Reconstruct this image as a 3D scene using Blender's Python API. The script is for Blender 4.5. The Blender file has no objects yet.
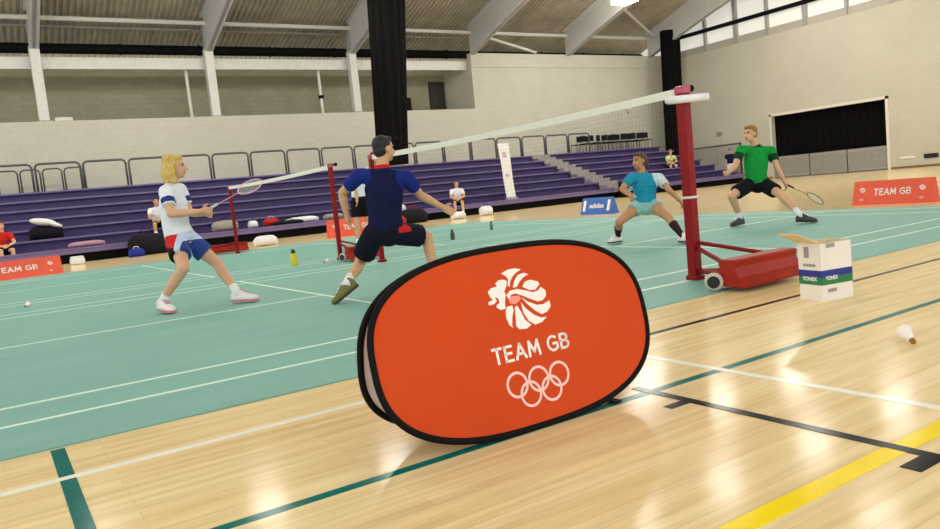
import bpy, bmesh, math, random
from mathutils import Vector, Matrix
random.seed(7)
scene = bpy.context.scene
COL = scene.collection
PI = math.pi
V = Vector

# ------------------------------------------------------------------ materials
def lin(c):
    return tuple(((x/255.0)/12.92 if x/255.0 <= 0.04045 else ((x/255.0+0.055)/1.055)**2.4) for x in c)

MATS = {}
def mat(name, rgb, rough=0.6, var=0.06, scale=8.0, metal=0.0, spec=0.5, stretch=(1, 1, 1), bump=0.0):
    if name in MATS: return MATS[name]
    m = bpy.data.materials.new(name); m.use_nodes = True
    nt = m.node_tree; b = nt.nodes['Principled BSDF']
    b.inputs['Roughness'].default_value = rough
    b.inputs['Metallic'].default_value = metal
    b.inputs['Specular IOR Level'].default_value = spec if rough < 0.65 else 0.15
    c = lin(rgb)
    tc = nt.nodes.new('ShaderNodeTexCoord'); mp = nt.nodes.new('ShaderNodeMapping')
    mp.inputs['Scale'].default_value = stretch
    nz = nt.nodes.new('ShaderNodeTexNoise'); nz.inputs['Scale'].default_value = scale; nz.inputs['Detail'].default_value = 4
    rp = nt.nodes.new('ShaderNodeValToRGB')
    rp.color_ramp.elements[0].position = 0.3; rp.color_ramp.elements[1].position = 0.7
    rp.color_ramp.elements[0].color = tuple(max(0, x*(1-var*2)) for x in c)+(1,)
    rp.color_ramp.elements[1].color = tuple(min(1, x*(1+var*2)) for x in c)+(1,)
    nt.links.new(tc.outputs['Object'], mp.inputs['Vector']); nt.links.new(mp.outputs['Vector'], nz.inputs['Vector'])
    nt.links.new(nz.outputs['Fac'], rp.inputs['Fac']); nt.links.new(rp.outputs['Color'], b.inputs['Base Color'])
    if bump:
        bp = nt.nodes.new('ShaderNodeBump'); bp.inputs['Strength'].default_value = bump; bp.inputs['Distance'].default_value = 0.01
        nt.links.new(nz.outputs['Fac'], bp.inputs['Height']); nt.links.new(bp.outputs['Normal'], b.inputs['Normal'])
    MATS[name] = m; return m

def emit_mat(name, rgb, strength):
    m = bpy.data.materials.new(name); m.use_nodes = True
    nt = m.node_tree; b = nt.nodes['Principled BSDF']
    b.inputs['Base Color'].default_value = lin(rgb)+(1,)
    b.inputs['Emission Color'].default_value = lin(rgb)+(1,)
    b.inputs['Emission Strength'].default_value = strength
    MATS[name] = m; return m

def wood_mat():
    m = bpy.data.materials.new('sprung_wood_floor'); m.use_nodes = True
    nt = m.node_tree; N = nt.nodes; Lk = nt.links; b = N['Principled BSDF']
    tc = N.new('ShaderNodeTexCoord')
    br = N.new('ShaderNodeTexBrick')
    br.inputs['Scale'].default_value = 1.0
    br.inputs['Brick Width'].default_value = 1.9; br.inputs['Row Height'].default_value = 0.065
    br.inputs['Mortar Size'].default_value = 0.0008; br.offset = 0.37
    br.inputs['Color1'].default_value = lin((242, 220, 170))+(1,)
    br.inputs['Color2'].default_value = lin((234, 208, 154))+(1,)
    br.inputs['Mortar'].default_value = lin((212, 182, 128))+(1,)
    br.inputs['Bias'].default_value = -0.25
    Lk.new(tc.outputs['Object'], br.inputs['Vector'])
    mp = N.new('ShaderNodeMapping'); mp.inputs['Scale'].default_value = (0.9, 14, 1)
    nz = N.new('ShaderNodeTexNoise'); nz.inputs['Scale'].default_value = 1.6; nz.inputs['Detail'].default_value = 6
    Lk.new(tc.outputs['Object'], mp.inputs['Vector']); Lk.new(mp.outputs['Vector'], nz.inputs['Vector'])
    rp = N.new('ShaderNodeValToRGB')
    rp.color_ramp.elements[0].position = 0.25; rp.color_ramp.elements[0].color = (0.76, 0.70, 0.60, 1)
    rp.color_ramp.elements[1].position = 0.6; rp.color_ramp.elements[1].color = (1, 1, 1, 1)
    Lk.new(nz.outputs['Fac'], rp.inputs['Fac'])
    mx = N.new('ShaderNodeMix'); mx.data_type = 'RGBA'; mx.blend_type = 'MULTIPLY'; mx.inputs['Factor'].default_value = 0.8
    Lk.new(br.outputs['Color'], mx.inputs['A']); Lk.new(rp.outputs['Color'], mx.inputs['B'])
    Lk.new(mx.outputs['Result'], b.inputs['Base Color'])
    mp2 = N.new('ShaderNodeMapping'); mp2.inputs['Scale'].default_value = (0.5, 5, 1)
    nz2 = N.new('ShaderNodeTexNoise'); nz2.inputs['Scale'].default_value = 2.0
    Lk.new(tc.outputs['Object'], mp2.inputs['Vector']); Lk.new(mp2.outputs['Vector'], nz2.inputs['Vector'])
    mr = N.new('ShaderNodeMapRange'); mr.inputs['To Min'].default_value = 0.11; mr.inputs['To Max'].default_value = 0.17
    Lk.new(nz2.outputs['Fac'], mr.inputs['Value']); Lk.new(mr.outputs['Result'], b.inputs['Roughness'])
    b.inputs['Specular IOR Level'].default_value = 0.035
    MATS['wood'] = m; return m

def block_mat(name, c1, c2, cm, w=0.44, h=0.215, wall='back'):
    m = bpy.data.materials.new(name); m.use_nodes = True
    nt = m.node_tree; N = nt.nodes; Lk = nt.links; b = N['Principled BSDF']
    b.inputs['Roughness'].default_value = 0.8
    tc = N.new('ShaderNodeTexCoord'); sp = N.new('ShaderNodeSeparateXYZ'); cb = N.new('ShaderNodeCombineXYZ')
    Lk.new(tc.outputs['Object'], sp.inputs[0])
    Lk.new(sp.outputs['X' if wall == 'back' else 'Y'], cb.inputs['X']); Lk.new(sp.outputs['Z'], cb.inputs['Y'])
    br = N.new('ShaderNodeTexBrick'); br.inputs['Scale'].default_value = 1.0
    br.inputs['Brick Width'].default_value = w; br.inputs['Row Height'].default_value = h
    br.inputs['Mortar Size'].default_value = 0.007
    for k, c in (('Color1', c1), ('Color2', c2), ('Mortar', cm)): br.inputs[k].default_value = lin(c)+(1,)
    Lk.new(cb.outputs[0], br.inputs['Vector'])
    nz = N.new('ShaderNodeTexNoise'); nz.inputs['Scale'].default_value = 0.5; nz.inputs['Detail'].default_value = 5
    Lk.new(tc.outputs['Object'], nz.inputs['Vector'])
    mr = N.new('ShaderNodeMapRange'); mr.inputs['To Min'].default_value = 0.88; mr.inputs['To Max'].default_value = 1.1
    Lk.new(nz.outputs['Fac'], mr.inputs['Value'])
    mx = N.new('ShaderNodeMix'); mx.data_type = 'RGBA'; mx.blend_type = 'MULTIPLY'; mx.inputs['Factor'].default_value = 1.0
    Lk.new(br.outputs['Color'], mx.inputs['A']); Lk.new(mr.outputs['Result'], mx.inputs['B'])
    Lk.new(mx.outputs['Result'], b.inputs['Base Color'])
    MATS[name] = m; return m

# ------------------------------------------------------------------ mesh builder
class MB:
    def __init__(s): s.v = []; s.f = []; s.m = []
    def add(s, vs, fs, mi=0):
        o = len(s.v); s.v += [V(p) for p in vs]; s.f += [tuple(i+o for i in f) for f in fs]; s.m += [mi]*len(fs); return s
    def box(s, lo, hi, mi=0, rot=None, piv=None):
        x0, y0, z0 = lo; x1, y1, z1 = hi
        vs = [V(p) for p in ((x0,y0,z0),(x1,y0,z0),(x1,y1,z0),(x0,y1,z0),(x0,y0,z1),(x1,y0,z1),(x1,y1,z1),(x0,y1,z1))]
        if rot is not None:
            pv = V(piv) if piv is not None else (V(lo)+V(hi))/2
            vs = [rot @ (p-pv) + pv for p in vs]
        return s.add(vs, [(0,3,2,1),(4,5,6,7),(0,1,5,4),(1,2,6,5),(2,3,7,6),(3,0,4,7)], mi)
    def bbox(s, lo, hi, b=0.01, mi=0, seg=2, rot=None, piv=None):   # bevelled box
        bm = bmesh.new(); bmesh.ops.create_cube(bm, size=1)
        c = (V(lo)+V(hi))/2; d = V(hi)-V(lo)
        for vv in bm.verts: vv.co = V((vv.co.x*d.x, vv.co.y*d.y, vv.co.z*d.z))
        bmesh.ops.bevel(bm, geom=bm.edges[:], offset=min(b, min(d)*0.45), segments=seg, affect='EDGES', profile=0.5)
        pv = V(piv) if piv is not None else c
        vs = [(vv.co + c) for vv in bm.verts]
        if rot is not None: vs = [rot @ (p-pv) + pv for p in vs]
        bm.verts.index_update()
        s.add(vs, [tuple(x.index for x in f.verts) for f in bm.faces], mi); bm.free(); return s
    def rings(s, rs, mi=0, cap=True, closed=False):
        n = len(rs[0]); o = len(s.v)
        for r in rs: s.v += [V(p) for p in r]
        k = len(rs)
        for i in range(k if closed else k-1):
            a = o+i*n; b = o+((i+1) % k)*n
            for j in range(n):
                s.f.append((a+j, a+(j+1) % n, b+(j+1) % n, b+j)); s.m.append(mi)
        if cap and not closed:
            s.f.append(tuple(o+j for j in range(n))[::-1]); s.m.append(mi)
            s.f.append(tuple(o+(k-1)*n+j for j in range(n))); s.m.append(mi)
        return s
    def tube(s, pts, r, n=8, mi=0, closed=False, side=None, ry=None):
        pts = [V(p) for p in pts]; k = len(pts); rs = []; ref = None
        rad = r if isinstance(r, (list, tuple)) else [r]*k
        rady = ry if isinstance(ry, (list, tuple)) else ([ry]*k if ry else rad)
        for i, p in enumerate(pts):
            if closed: t = pts[(i+1) % k]-pts[i-1]
            else: t = pts[min(i+1, k-1)]-pts[max(i-1, 0)]
            t.normalize()
            if side is not None: a = V(side)
            elif ref is None:
                a = V((0,0,1)) if abs(t.z) < 0.9 else V((1,0,0))
            else: a = ref
            a = a - t*a.dot(t)
            if a.length < 1e-6: a = t.orthogonal()
            a.normalize(); b = t.cross(a); ref = a
            rs.append([p + a*math.cos(2*PI*j/n)*rad[i] + b*math.sin(2*PI*j/n)*rady[i] for j in range(n)])
        return s.rings(rs, mi, True, closed)
    def cyl(s, a, b, r, r2=None, n=12, mi=0): return s.tube([a, b], [r, r if r2 is None else r2], n, mi)
    def ell(s, c, ax, mi=0, nu=12, nv=8):   # ax: three semi-axis vectors
        c = V(c); ax = [V(a) for a in ax]; vs = [c+ax[2]]; fs = []
        for i in range(1, nv):
            th = PI*i/nv
            for j in range(nu):
                ph = 2*PI*j/nu
                vs.append(c + ax[0]*math.sin(th)*math.cos(ph) + ax[1]*math.sin(th)*math.sin(ph) + ax[2]*math.cos(th))
        vs.append(c-ax[2])
        for j in range(nu): fs.append((0, 1+j, 1+(j+1) % nu))
        for i in range(nv-2):
            a = 1+i*nu; b = a+nu
            for j in range(nu): fs.append((a+j, b+j, b+(j+1) % nu, a+(j+1) % nu))
        l = len(vs)-1; a = 1+(nv-2)*nu
        for j in range(nu): fs.append((l, a+(j+1) % nu, a+j))
        return s.add(vs, fs, mi)
    def sph(s, c, r, mi=0, nu=12, nv=8): return s.ell(c, ((r,0,0),(0,r,0),(0,0,r)), mi, nu, nv)
    def cone(s, a, b, ra, rb, mi=0, n=14, flat_a=False, flat_b=False):   # tapered capsule
        s.tube([a, b], [ra, rb], n, mi)
        if not flat_a: s.sph(a, ra, mi, n, 8)
        if not flat_b: s.sph(b, rb, mi, n, 8)
        return s
    def prism(s, poly, o, ex, ey, ez, h, mi=0):    # 2D polygon extruded along ez
        o = V(o); ex = V(ex); ey = V(ey); ez = V(ez); n = len(poly)
        if sum(poly[i][0]*poly[(i+1) % n][1]-poly[(i+1) % n][0]*poly[i][1] for i in range(n)) < 0: poly = poly[::-1]
        a = [o+ex*p[0]+ey*p[1] for p in poly]; b = [q+ez*h for q in a]
        return s.add(a+b, [tuple(range(n))[::-1], tuple(range(n, 2*n))]+[(i, (i+1) % n, n+(i+1) % n, n+i) for i in range(n)], mi)
    def lathe(s, prof, o, axis=(0,0,1), n=16, mi=0):   # prof: (r, h)
        ax = V(axis).normalized(); a = ax.orthogonal().normalized(); b = ax.cross(a); o = V(o)
        return s.rings([[o+ax*h+a*r*math.cos(2*PI*j/n)+b*r*math.sin(2*PI*j/n) for j in range(n)] for r, h in prof], mi, True)

def wloc(o):
    l = V((0,0,0))
    while o is not None: l = l + o.location; o = o.parent
    return l

def obj(name, mb, mats, parent=None, smooth=False):
    me = bpy.data.meshes.new(name)
    off = wloc(parent) if parent is not None else V((0,0,0))
    me.from_pydata([tuple(p-off) for p in mb.v], [], mb.f)
    for m in (mats if isinstance(mats, (list, tuple)) else [mats]): me.materials.append(m)
    for p, mi in zip(me.polygons, mb.m): p.material_index = mi; p.use_smooth = smooth
    me.validate(); me.update()
    o = bpy.data.objects.new(name, me); COL.objects.link(o)
    if parent is not None: o.parent = parent
    return o

def blob(name, mb, mats, parent, voxel=0.009, smooth=4, zones=None):
    """union of overlapping solids remeshed to one continuous skin"""
    o = obj(name, mb, mats, parent, True)
    md = o.modifiers.new('r', 'REMESH'); md.mode = 'VOXEL'; md.voxel_size = voxel; md.use_smooth_shade = True
    if smooth:
        ms = o.modifiers.new('s', 'SMOOTH'); ms.iterations = smooth; ms.factor = 0.5
    bpy.context.view_layer.update()
    dg = bpy.context.evaluated_depsgraph_get()
    me = bpy.data.meshes.new_from_object(o.evaluated_get(dg))
    old = o.data; o.modifiers.clear(); o.data = me; bpy.data.meshes.remove(old)
    me.name = name
    me.materials.clear()
    for m in (mats if isinstance(mats, (list, tuple)) else [mats]): me.materials.append(m)
    off = wloc(parent)
    for p in me.polygons:
        p.use_smooth = True; p.material_index = 0
        if zones:
            c = p.center + off
            for i, fn in zones:
                if fn(c): p.material_index = i
    return o

def thing(name, label, cat, loc=(0,0,0), group=None):
    o = bpy.data.objects.new(name, None); COL.objects.link(o); o.location = loc
    o.empty_display_size = 0.1
    o['label'] = label; o['category'] = cat
    if group: o['group'] = group
    return o
def tag(o, label, cat, group=None, kind=None):
    o['label'] = label; o['category'] = cat
    if group: o['group'] = group
    if kind: o['kind'] = kind
    return o
def struct(name, mb, mats, smooth=False):
    o = obj(name, mb, mats, None, smooth); o['kind'] = 'structure'; return o
def dup(root, loc, label, group=None, rotz=0.0):
    r = root.copy(); COL.objects.link(r); r.location = loc; r.rotation_euler = (0, 0, rotz); r['label'] = label
    if group: r['group'] = group
    def kids(a, b):
        for ch in list(a.children):
            c = ch.copy(); COL.objects.link(c); c.parent = b; kids(ch, c)
    kids(root, r); return r

def text2d(s, bold=0.0):
    cu = bpy.data.curves.new('t', 'FONT'); cu.body = s; cu.size = 1; cu.offset = bold; cu.resolution_u = 4
    o = bpy.data.objects.new('t', cu); COL.objects.link(o)
    bpy.context.view_layer.update()
    me = bpy.data.meshes.new_from_object(o.evaluated_get(bpy.context.evaluated_depsgraph_get()))
    vs = [(v.co.x, v.co.y) for v in me.vertices]; fs = [tuple(p.vertices) for p in me.polygons]
    bpy.data.objects.remove(o); bpy.data.curves.remove(cu); bpy.data.meshes.remove(me)
    return vs, fs
def text_on(mb, s, o, ex, ey, width, height, bold=0.02, mi=0):
    """letters filling width x height, o = bottom left corner"""
    vs, fs = text2d(s, bold)
    x0 = min(v[0] for v in vs); x1 = max(v[0] for v in vs); y0 = min(v[1] for v in vs); y1 = max(v[1] for v in vs)
    o = V(o); ex = V(ex); ey = V(ey)
    mb.add([o+ex*((v[0]-x0)/(x1-x0)*width)+ey*((v[1]-y0)/(y1-y0)*height) for v in vs], fs, mi)

def _arc(cx, cy, rx, ry, a0, a1, n=10):
    return [(cx+rx*math.cos(math.radians(a0+(a1-a0)*i/n)), cy+ry*math.sin(math.radians(a0+(a1-a0)*i/n))) for i in range(n+1)]
STROKES = {'T': (0.62, [[(0.0, 1), (0.62, 1)], [(0.31, 1), (0.31, 0)]]),
 'E': (0.52, [[(0.52, 1), (0, 1), (0, 0), (0.52, 0)], [(0, 0.52), (0.45, 0.52)]]),
 'A': (0.74, [[(0, 0), (0.37, 1), (0.74, 0)], [(0.13, 0.32), (0.61, 0.32)]]),
 'M': (0.84, [[(0, 0), (0.08, 1), (0.42, 0.25), (0.76, 1), (0.84, 0)]]),
 'G': (0.78, [_arc(0.42, 0.5, 0.42, 0.5, 48, 315, 16)+[(0.76, 0.16), (0.76, 0.48), (0.46, 0.48)]]),
 'B': (0.60, [[(0, 0), (0, 1), (0.28, 1)]+_arc(0.28, 0.765, 0.27, 0.235, 90, -90, 8)+[(0, 0.53)], [(0.28, 0.53)]+_arc(0.30, 0.265, 0.30, 0.265, 90, -90, 8)+[(0, 0)]]),
 ' ': (0.16, [])}
def strokes_on(mb, word, o, ex, ey, width, height, t=0.19, mi=0):
    o = V(o); ex = V(ex); ey = V(ey); gap = 0.30; tot = sum(STROKES[c][0] for c in word)+gap*(len(word)-1)+t
    kx = width/tot; ky = height/(1+t); x = t/2
    for c in word:
        w_, segs = STROKES[c]
        for pl in segs:
            for (ax, ay), (bx, by) in zip(pl, pl[1:]):
                dx, dy = bx-ax, by-ay; l = math.hypot(dx, dy) or 1; dx /= l; dy /= l; h = t/2; e = h*(0.9 if l > 0.2 else 0.35)
                q = [(ax-dx*e-dy*h, ay-dy*e+dx*h), (ax-dx*e+dy*h, ay-dy*e-dx*h), (bx+dx*e+dy*h, by+dy*e-dx*h), (bx+dx*e-dy*h, by+dy*e+dx*h)]
                mb.add([o+ex*((x+u)*kx)+ey*((v+t/2)*ky) for u, v in q], [(0, 1, 2, 3)], mi)
        x += w_+gap

# ------------------------------------------------------------------ palette
WOOD = wood_mat()
WHITE_LINE = mat('white_line_paint', (240, 240, 228), 0.16, 0.02, spec=0.035)
TEAL_LINE = mat('teal_line_paint', (0, 108, 102), 0.16, 0.05, spec=0.035)
BLACK_LINE = mat('black_line_paint', (24, 23, 27), 0.16, 0.05, spec=0.035)
YELLOW_LINE = mat('yellow_line_paint', (248, 220, 0), 0.16, 0.03, spec=0.035)
MAT_GREEN = mat('court_mat_green', (116, 172, 160), 0.6, 0.035, 1.2, stretch=(1, 3, 1), bump=0.05)
MAT_LINE = mat('court_mat_line', (216, 236, 220), 0.5, 0.02)
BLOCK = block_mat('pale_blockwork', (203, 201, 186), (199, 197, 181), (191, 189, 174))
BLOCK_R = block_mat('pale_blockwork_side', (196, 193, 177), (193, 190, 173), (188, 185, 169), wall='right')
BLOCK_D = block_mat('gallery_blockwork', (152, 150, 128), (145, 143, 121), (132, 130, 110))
STEEL_W = mat('white_steel', (214, 214, 208), 0.45, 0.03)
STEEL_G = mat('grey_steel', (160, 160, 157), 0.45, 0.04)
DECK = mat('roof_deck_tan', (174, 166, 146), 0.6, 0.08, 1.2)
BLACK = mat('black_matt', (12, 12, 13), 0.7, 0.1)
CURT = mat('black_curtain_cloth', (6, 6, 7), 0.9, 0.2, 6)
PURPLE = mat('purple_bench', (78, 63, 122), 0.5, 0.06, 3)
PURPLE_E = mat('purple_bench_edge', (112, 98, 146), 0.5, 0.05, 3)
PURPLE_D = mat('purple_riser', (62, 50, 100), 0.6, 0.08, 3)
RAIL = mat('dark_rail_metal', (84, 84, 84), 0.4, 0.06)
STEP = mat('grey_aisle_step', (150, 144, 144), 0.7, 0.08)
RED_POST = mat('red_powder_coat', (132, 10, 14), 0.4, 0.04, spec=0.2)
RED_CART = mat('red_cart_paint', (154, 36, 16), 0.45, 0.06, 5, spec=0.2)
ORANGE = mat('orange_banner_fabric', (206, 74, 30), 0.75, 0.025, 3)
ORANGE_S = mat('orange_sign_print', (224, 88, 60), 0.6, 0.03, 3)
WHITE = mat('white_print', (246, 242, 236), 0.6, 0.015)
PINK = mat('pale_pink_print', (240, 150, 130), 0.6, 0.02)
CLOTH_W = mat('white_cloth', (232, 234, 236), 0.85, 0.03, 12)
CARD = mat('box_card_white', (236, 232, 224), 0.7, 0.02, 5)
CARD_IN = mat('cardboard_tan', (236, 214, 168), 0.8, 0.04, 6)
BLUE_P = mat('box_blue', (26, 40, 140), 0.5, 0.03)
GREEN_P = mat('box_green', (28, 120, 66), 0.5, 0.03)
GREY_P = mat('grey_print', (150, 148, 146), 0.6, 0.03)
DGREY = mat('dark_grey_plastic', (52, 52, 56), 0.5, 0.06)
RUBBER = mat('black_rubber', (22, 22, 24), 0.6, 0.05)
SKIN = mat('skin_light', (214, 166, 132), 0.55, 0.04, 14)
SKIN2 = mat('skin_warm', (204, 160, 118), 0.55, 0.04, 14)
SKIN3 = mat('skin_tan', (190, 138, 96), 0.55, 0.05, 14)
LIP = mat('lip_colour', (170, 92, 80), 0.5, 0.03)
EYE = mat('eye_dark', (40, 30, 26), 0.3, 0.03)

# ------------------------------------------------------------------ the hall
fl = MB().box((-16, -9, -0.15), (31.5, 31, 0.0))
def strip(mb, x0, x1, y0, y1, mi, z=0.0, h=0.0012): mb.box((x0, y0, z), (x1, y1, z+h), mi)
strip(fl, -4.686, 12.5, -1.976, -1.932, 2)          # long teal line
strip(fl, -4.686, -4.632, -3.6, -0.60, 2, h=0.0010)      # teal line running across
strip(fl, -12, -2.15, -1.07, -1.028, 1, h=0.0016)    # white line along the mat
strip(fl, -2.15, 26, -1.165, -1.125, 3, h=0.0014)   # thin black line along the mat
strip(fl, -2.145, -2.103, -6, -1.028, 1, h=0.0016)    # white line running to the camera side
strip(fl, -2.588, -2.545, -6, -1.86, 3, h=0.0020)   # black line
strip(fl, -2.69, -2.588, -2.18, -2.135, 3, h=0.0020)
strip(fl, -2.705, -2.588, -3.10, -3.04, 3, h=0.0020)
strip(fl, -6, 10, -3.0, -2.932, 4, h=0.0012)       # yellow line
struct('floor', fl, [WOOD, WHITE_LINE, TEAL_LINE, BLACK_LINE, YELLOW_LINE])

mt = MB().box((-7.4, -0.58, 0.0), (7.08, 14.40, 0.007))
def court(mb, y0):
    z = 0.007; w = 0.04
    def ln(x0, x1, a, b): mb.box((x0, a, z-0.001), (x1, b, z+0.0008), 1)
    for a in (y0, y0+0.46, y0+5.60, y0+6.06): ln(-6.7, 6.7, a, a+w)
    for x in (-6.70, -5.94, -2.02, 1.98, 5.90, 6.66): ln(x, x+w, y0, y0+6.1)
    ln(-6.7, -1.98, y0+3.03, y0+3.07); ln(1.98, 6.7, y0+3.03, y0+3.07)
court(mt, 0.0); court(mt, 7.3)
tag(obj('court_mat', mt, [MAT_GREEN, MAT_LINE]), 'pale green badminton court mat with white court lines covering the middle of the floor', 'court mat')
MZ = 0.007

# back wall, with ledge on the left and full height on the right
bw = MB()
bw.box((-16, 27, 0), (16.2, 27.3, 4.88)); bw.box((16.2, 27, 0), (30.3, 27.3, 6.86))
bw.box((-16, 27.3, 4.7), (16.2, 29.6, 4.88))
bw.box((16.2, 26.96, 6.86), (30.0, 27.3, 7.55)); bw.box((16.2, 27.3, 4.88), (16.5, 29.6, 7.0))
struct('wall_back', bw, BLOCK)
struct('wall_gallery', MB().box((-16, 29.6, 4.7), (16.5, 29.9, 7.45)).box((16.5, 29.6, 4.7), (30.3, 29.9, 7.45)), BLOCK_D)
tr = MB().box((-16, 27.45, 6.82), (16.25, 27.6, 7.18)).box((-16, 27.42, 7.18), (16.25, 27.65, 7.24))
struct('trim_1', tr, STEEL_W)

rw = MB()
rw.box((30, -6, 0), (30.3, 14.5, 7.25)); rw.box((30, 20.4, 0), (30.3, 27.3, 7.25)); rw.box((30, 14.5, 3.17), (30.3, 20.4, 7.25))
struct('wall_right', rw, BLOCK_R)
bay = MB().box((31.6, 14.3, 0), (31.7, 20.6, 3.4)).box((30.3, 14.3, 0), (31.7, 14.4, 3.4)).box((30.3, 20.5, 0), (31.7, 20.6, 3.4)).box((30.3, 14.3, 3.3), (31.7, 20.6, 3.4)).box((30.3, 14.3, -0.1), (31.7, 20.6, 0))
struct('wall_bay', bay, BLACK)
t2 = MB().box((29.96, 14.38, 0), (30.02, 14.52, 3.3)).box((29.96, 14.38, 3.17), (30.02, 20.5, 3.3)).box((29.96, 20.38, 1.1), (30.02, 20.5, 3.3))
struct('trim_2', t2, mat('pale_frame', (222, 218, 204), 0.5, 0.02))
struct('baseboard_right', MB().box((29.97, -6, 0), (30.0, 14.38, 0.09)).box((29.97, 20.5, 0), (30.0, 22.3, 0.09)), mat('brown_skirting', (120, 96, 60), 0.5, 0.05))

# black curtain inside the storage bay, and the grey panels closing its lower part
cu = MB(); n = 90
top = [(30.42+0.05*math.sin(i*1.25)+0.02*math.sin(i*0.37), 14.5+5.9*i/n) for i in range(n+1)]
for i in range(n):
    a, b = top[i], top[i+1]
    cu.add([(a[0], a[1], 0.9), (b[0], b[1], 0.9), (b[0], b[1], 3.25), (a[0], a[1], 3.25)], [(0, 1, 2, 3)])
    cu.add([(a[0]+.02, a[1], 0.9), (b[0]+.02, b[1], 0.9), (b[0]+.02, b[1], 3.25), (a[0]+.02, a[1], 3.25)], [(3, 2, 1, 0)])
tag(obj('storage_curtain', cu, CURT, None, True), 'black curtain hanging across the wide opening in the right wall', 'curtain')
gp = thing('storage_gate', 'low grey panel gate closing the foot of the black opening in the right wall', 'gate', (30.1, 17.45, 0))
GATE = mat('grey_gate_panel', (146, 143, 140), 0.5, 0.04)
for a, b in ((14.55, 16.45), (16.5, 18.4), (18.45, 20.35)):
    pn = obj('gate_panel', MB().bbox((30.06, a, 0.02), (30.12, b, 1.09), 0.01), GATE, gp)
    obj('panel_rail', MB().box((30.045, a+.05, 0.98), (30.065, b-.05, 1.04)).box((30.045, a+.05, 0.06), (30.065, b-.05, 0.12)), STEEL_G, pn)
# pale grey double door further along
dr = MB().box((29.95, 22.4, 0), (30.0, 23.88, 1.98)).box((29.95, 23.92, 0), (30.0, 25.5, 1.98)).box((29.94, 22.3, 1.98), (30.0, 25.6, 2.06), 1).box((29.94, 22.3, 0), (30.0, 22.4, 2.06), 1).box((29.94, 25.5, 0), (30.0, 25.6, 2.06), 1)
struct('door_1', dr, [mat('door_grey', (170, 166, 160), 0.5, 0.03), RAIL])
tag(obj('wall_switch', MB().bbox((29.95, 23.5, 2.55), (30.0, 23.85, 2.8), 0.01).box((29.94, 23.6, 2.62), (29.955, 23.75, 2.73)), GREY_P), 'small grey box fixed to the right wall above the grey door', 'switch box')
v_ = thing('wall_vent', 'small dark louvred vent low on the right wall right of the black opening', 'vent', (30, 12.65, 0.45))
obj('frame', MB().bbox((29.95, 12.35, 0.36), (30.0, 12.95, 0.56), 0.01), DGREY, v_)
sl = MB()
for k in range(4): sl.box((29.935, 12.4, 0.385+k*0.04), (29.955, 12.9, 0.4+k*0.04))
obj('louvre', sl, BLACK, v_)
tag(obj('wall_plate', MB().bbox((29.96, 13.3, 0.40), (30.0, 13.95, 0.52), 0.012).box((29.95, 13.5, 0.44), (29.965, 13.75, 0.48)), mat('pale_plate', (226, 224, 214), 0.5, 0.02)), 'small pale wall plate between the black opening and the dark vent', 'wall plate')

# high windows above the right wall
wn = MB().box((30.0, -6, 7.25), (30.3, 27.3, 7.62), 1).box((30.12, -6, 7.62), (30.18, 29.9, 12.7), 0)
struct('window_1', wn, [emit_mat('bright_polycarbonate', (204, 202, 194), 0.5), mat('grey_sill', (176, 172, 160), 0.6, 0.03)])
fr = MB()
for k, y in enumerate((26.3, 24.2, 22.2, 20.3, 18.2, 16.1, 14.0, 12.0, 10.0)):
    w = 0.12 if k % 2 else 0.2
    fr.box((29.9, y-w/2, 7.3), (30.1, y+w/2, 12.4))
struct('trim_3', fr, STEEL_G)
struct('trim_4', MB().cyl((29.85, 27, 8.36), (29.85, 8, 8.36), 0.11, n=10).cyl((29.85, 27, 9.9), (29.85, 8, 9.9), 0.11, n=10), BLACK)

# roof: ribbed deck following a shallow pitch that flattens towards the middle
PROF = [(31, 7.5), (27, 8.85), (24.6, 9.6), (22.3, 10.3), (17, 11.6), (12, 12.3), (6, 12.6), (-9, 12.6)]
def roof_z(y):
    for (a, za), (b, zb) in zip(PROF, PROF[1:]):
        if b <= y <= a: return za+(zb-za)*(a-y)/(a-b)
    return PROF[-1][1]
dk = MB(); xs = []
x = -16.0
while x < 31:
    xs += [(x, 0.0), (x+0.08, 0.0), (x+0.11, 0.08), (x+0.19, 0.08)]; x += 0.22
for (ya, za), (yb, zb) in zip(PROF, PROF[1:]):
    vs = [(px, ya, za+pz) for px, pz in xs]+[(px, yb, zb+pz) for px, pz in xs]; n = len(xs)
    dk.add(vs, [(i, i+1, n+i+1, n+i) for i in range(n-1)])
vs = [(px, ya, za+0.25) for ya, za in PROF for px in (-16, 31)]
dk.add(vs, [(2*i, 2*i+1, 2*i+3, 2*i+2) for i in range(len(PROF)-1)])
struct('ceiling', dk, DECK)

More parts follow.
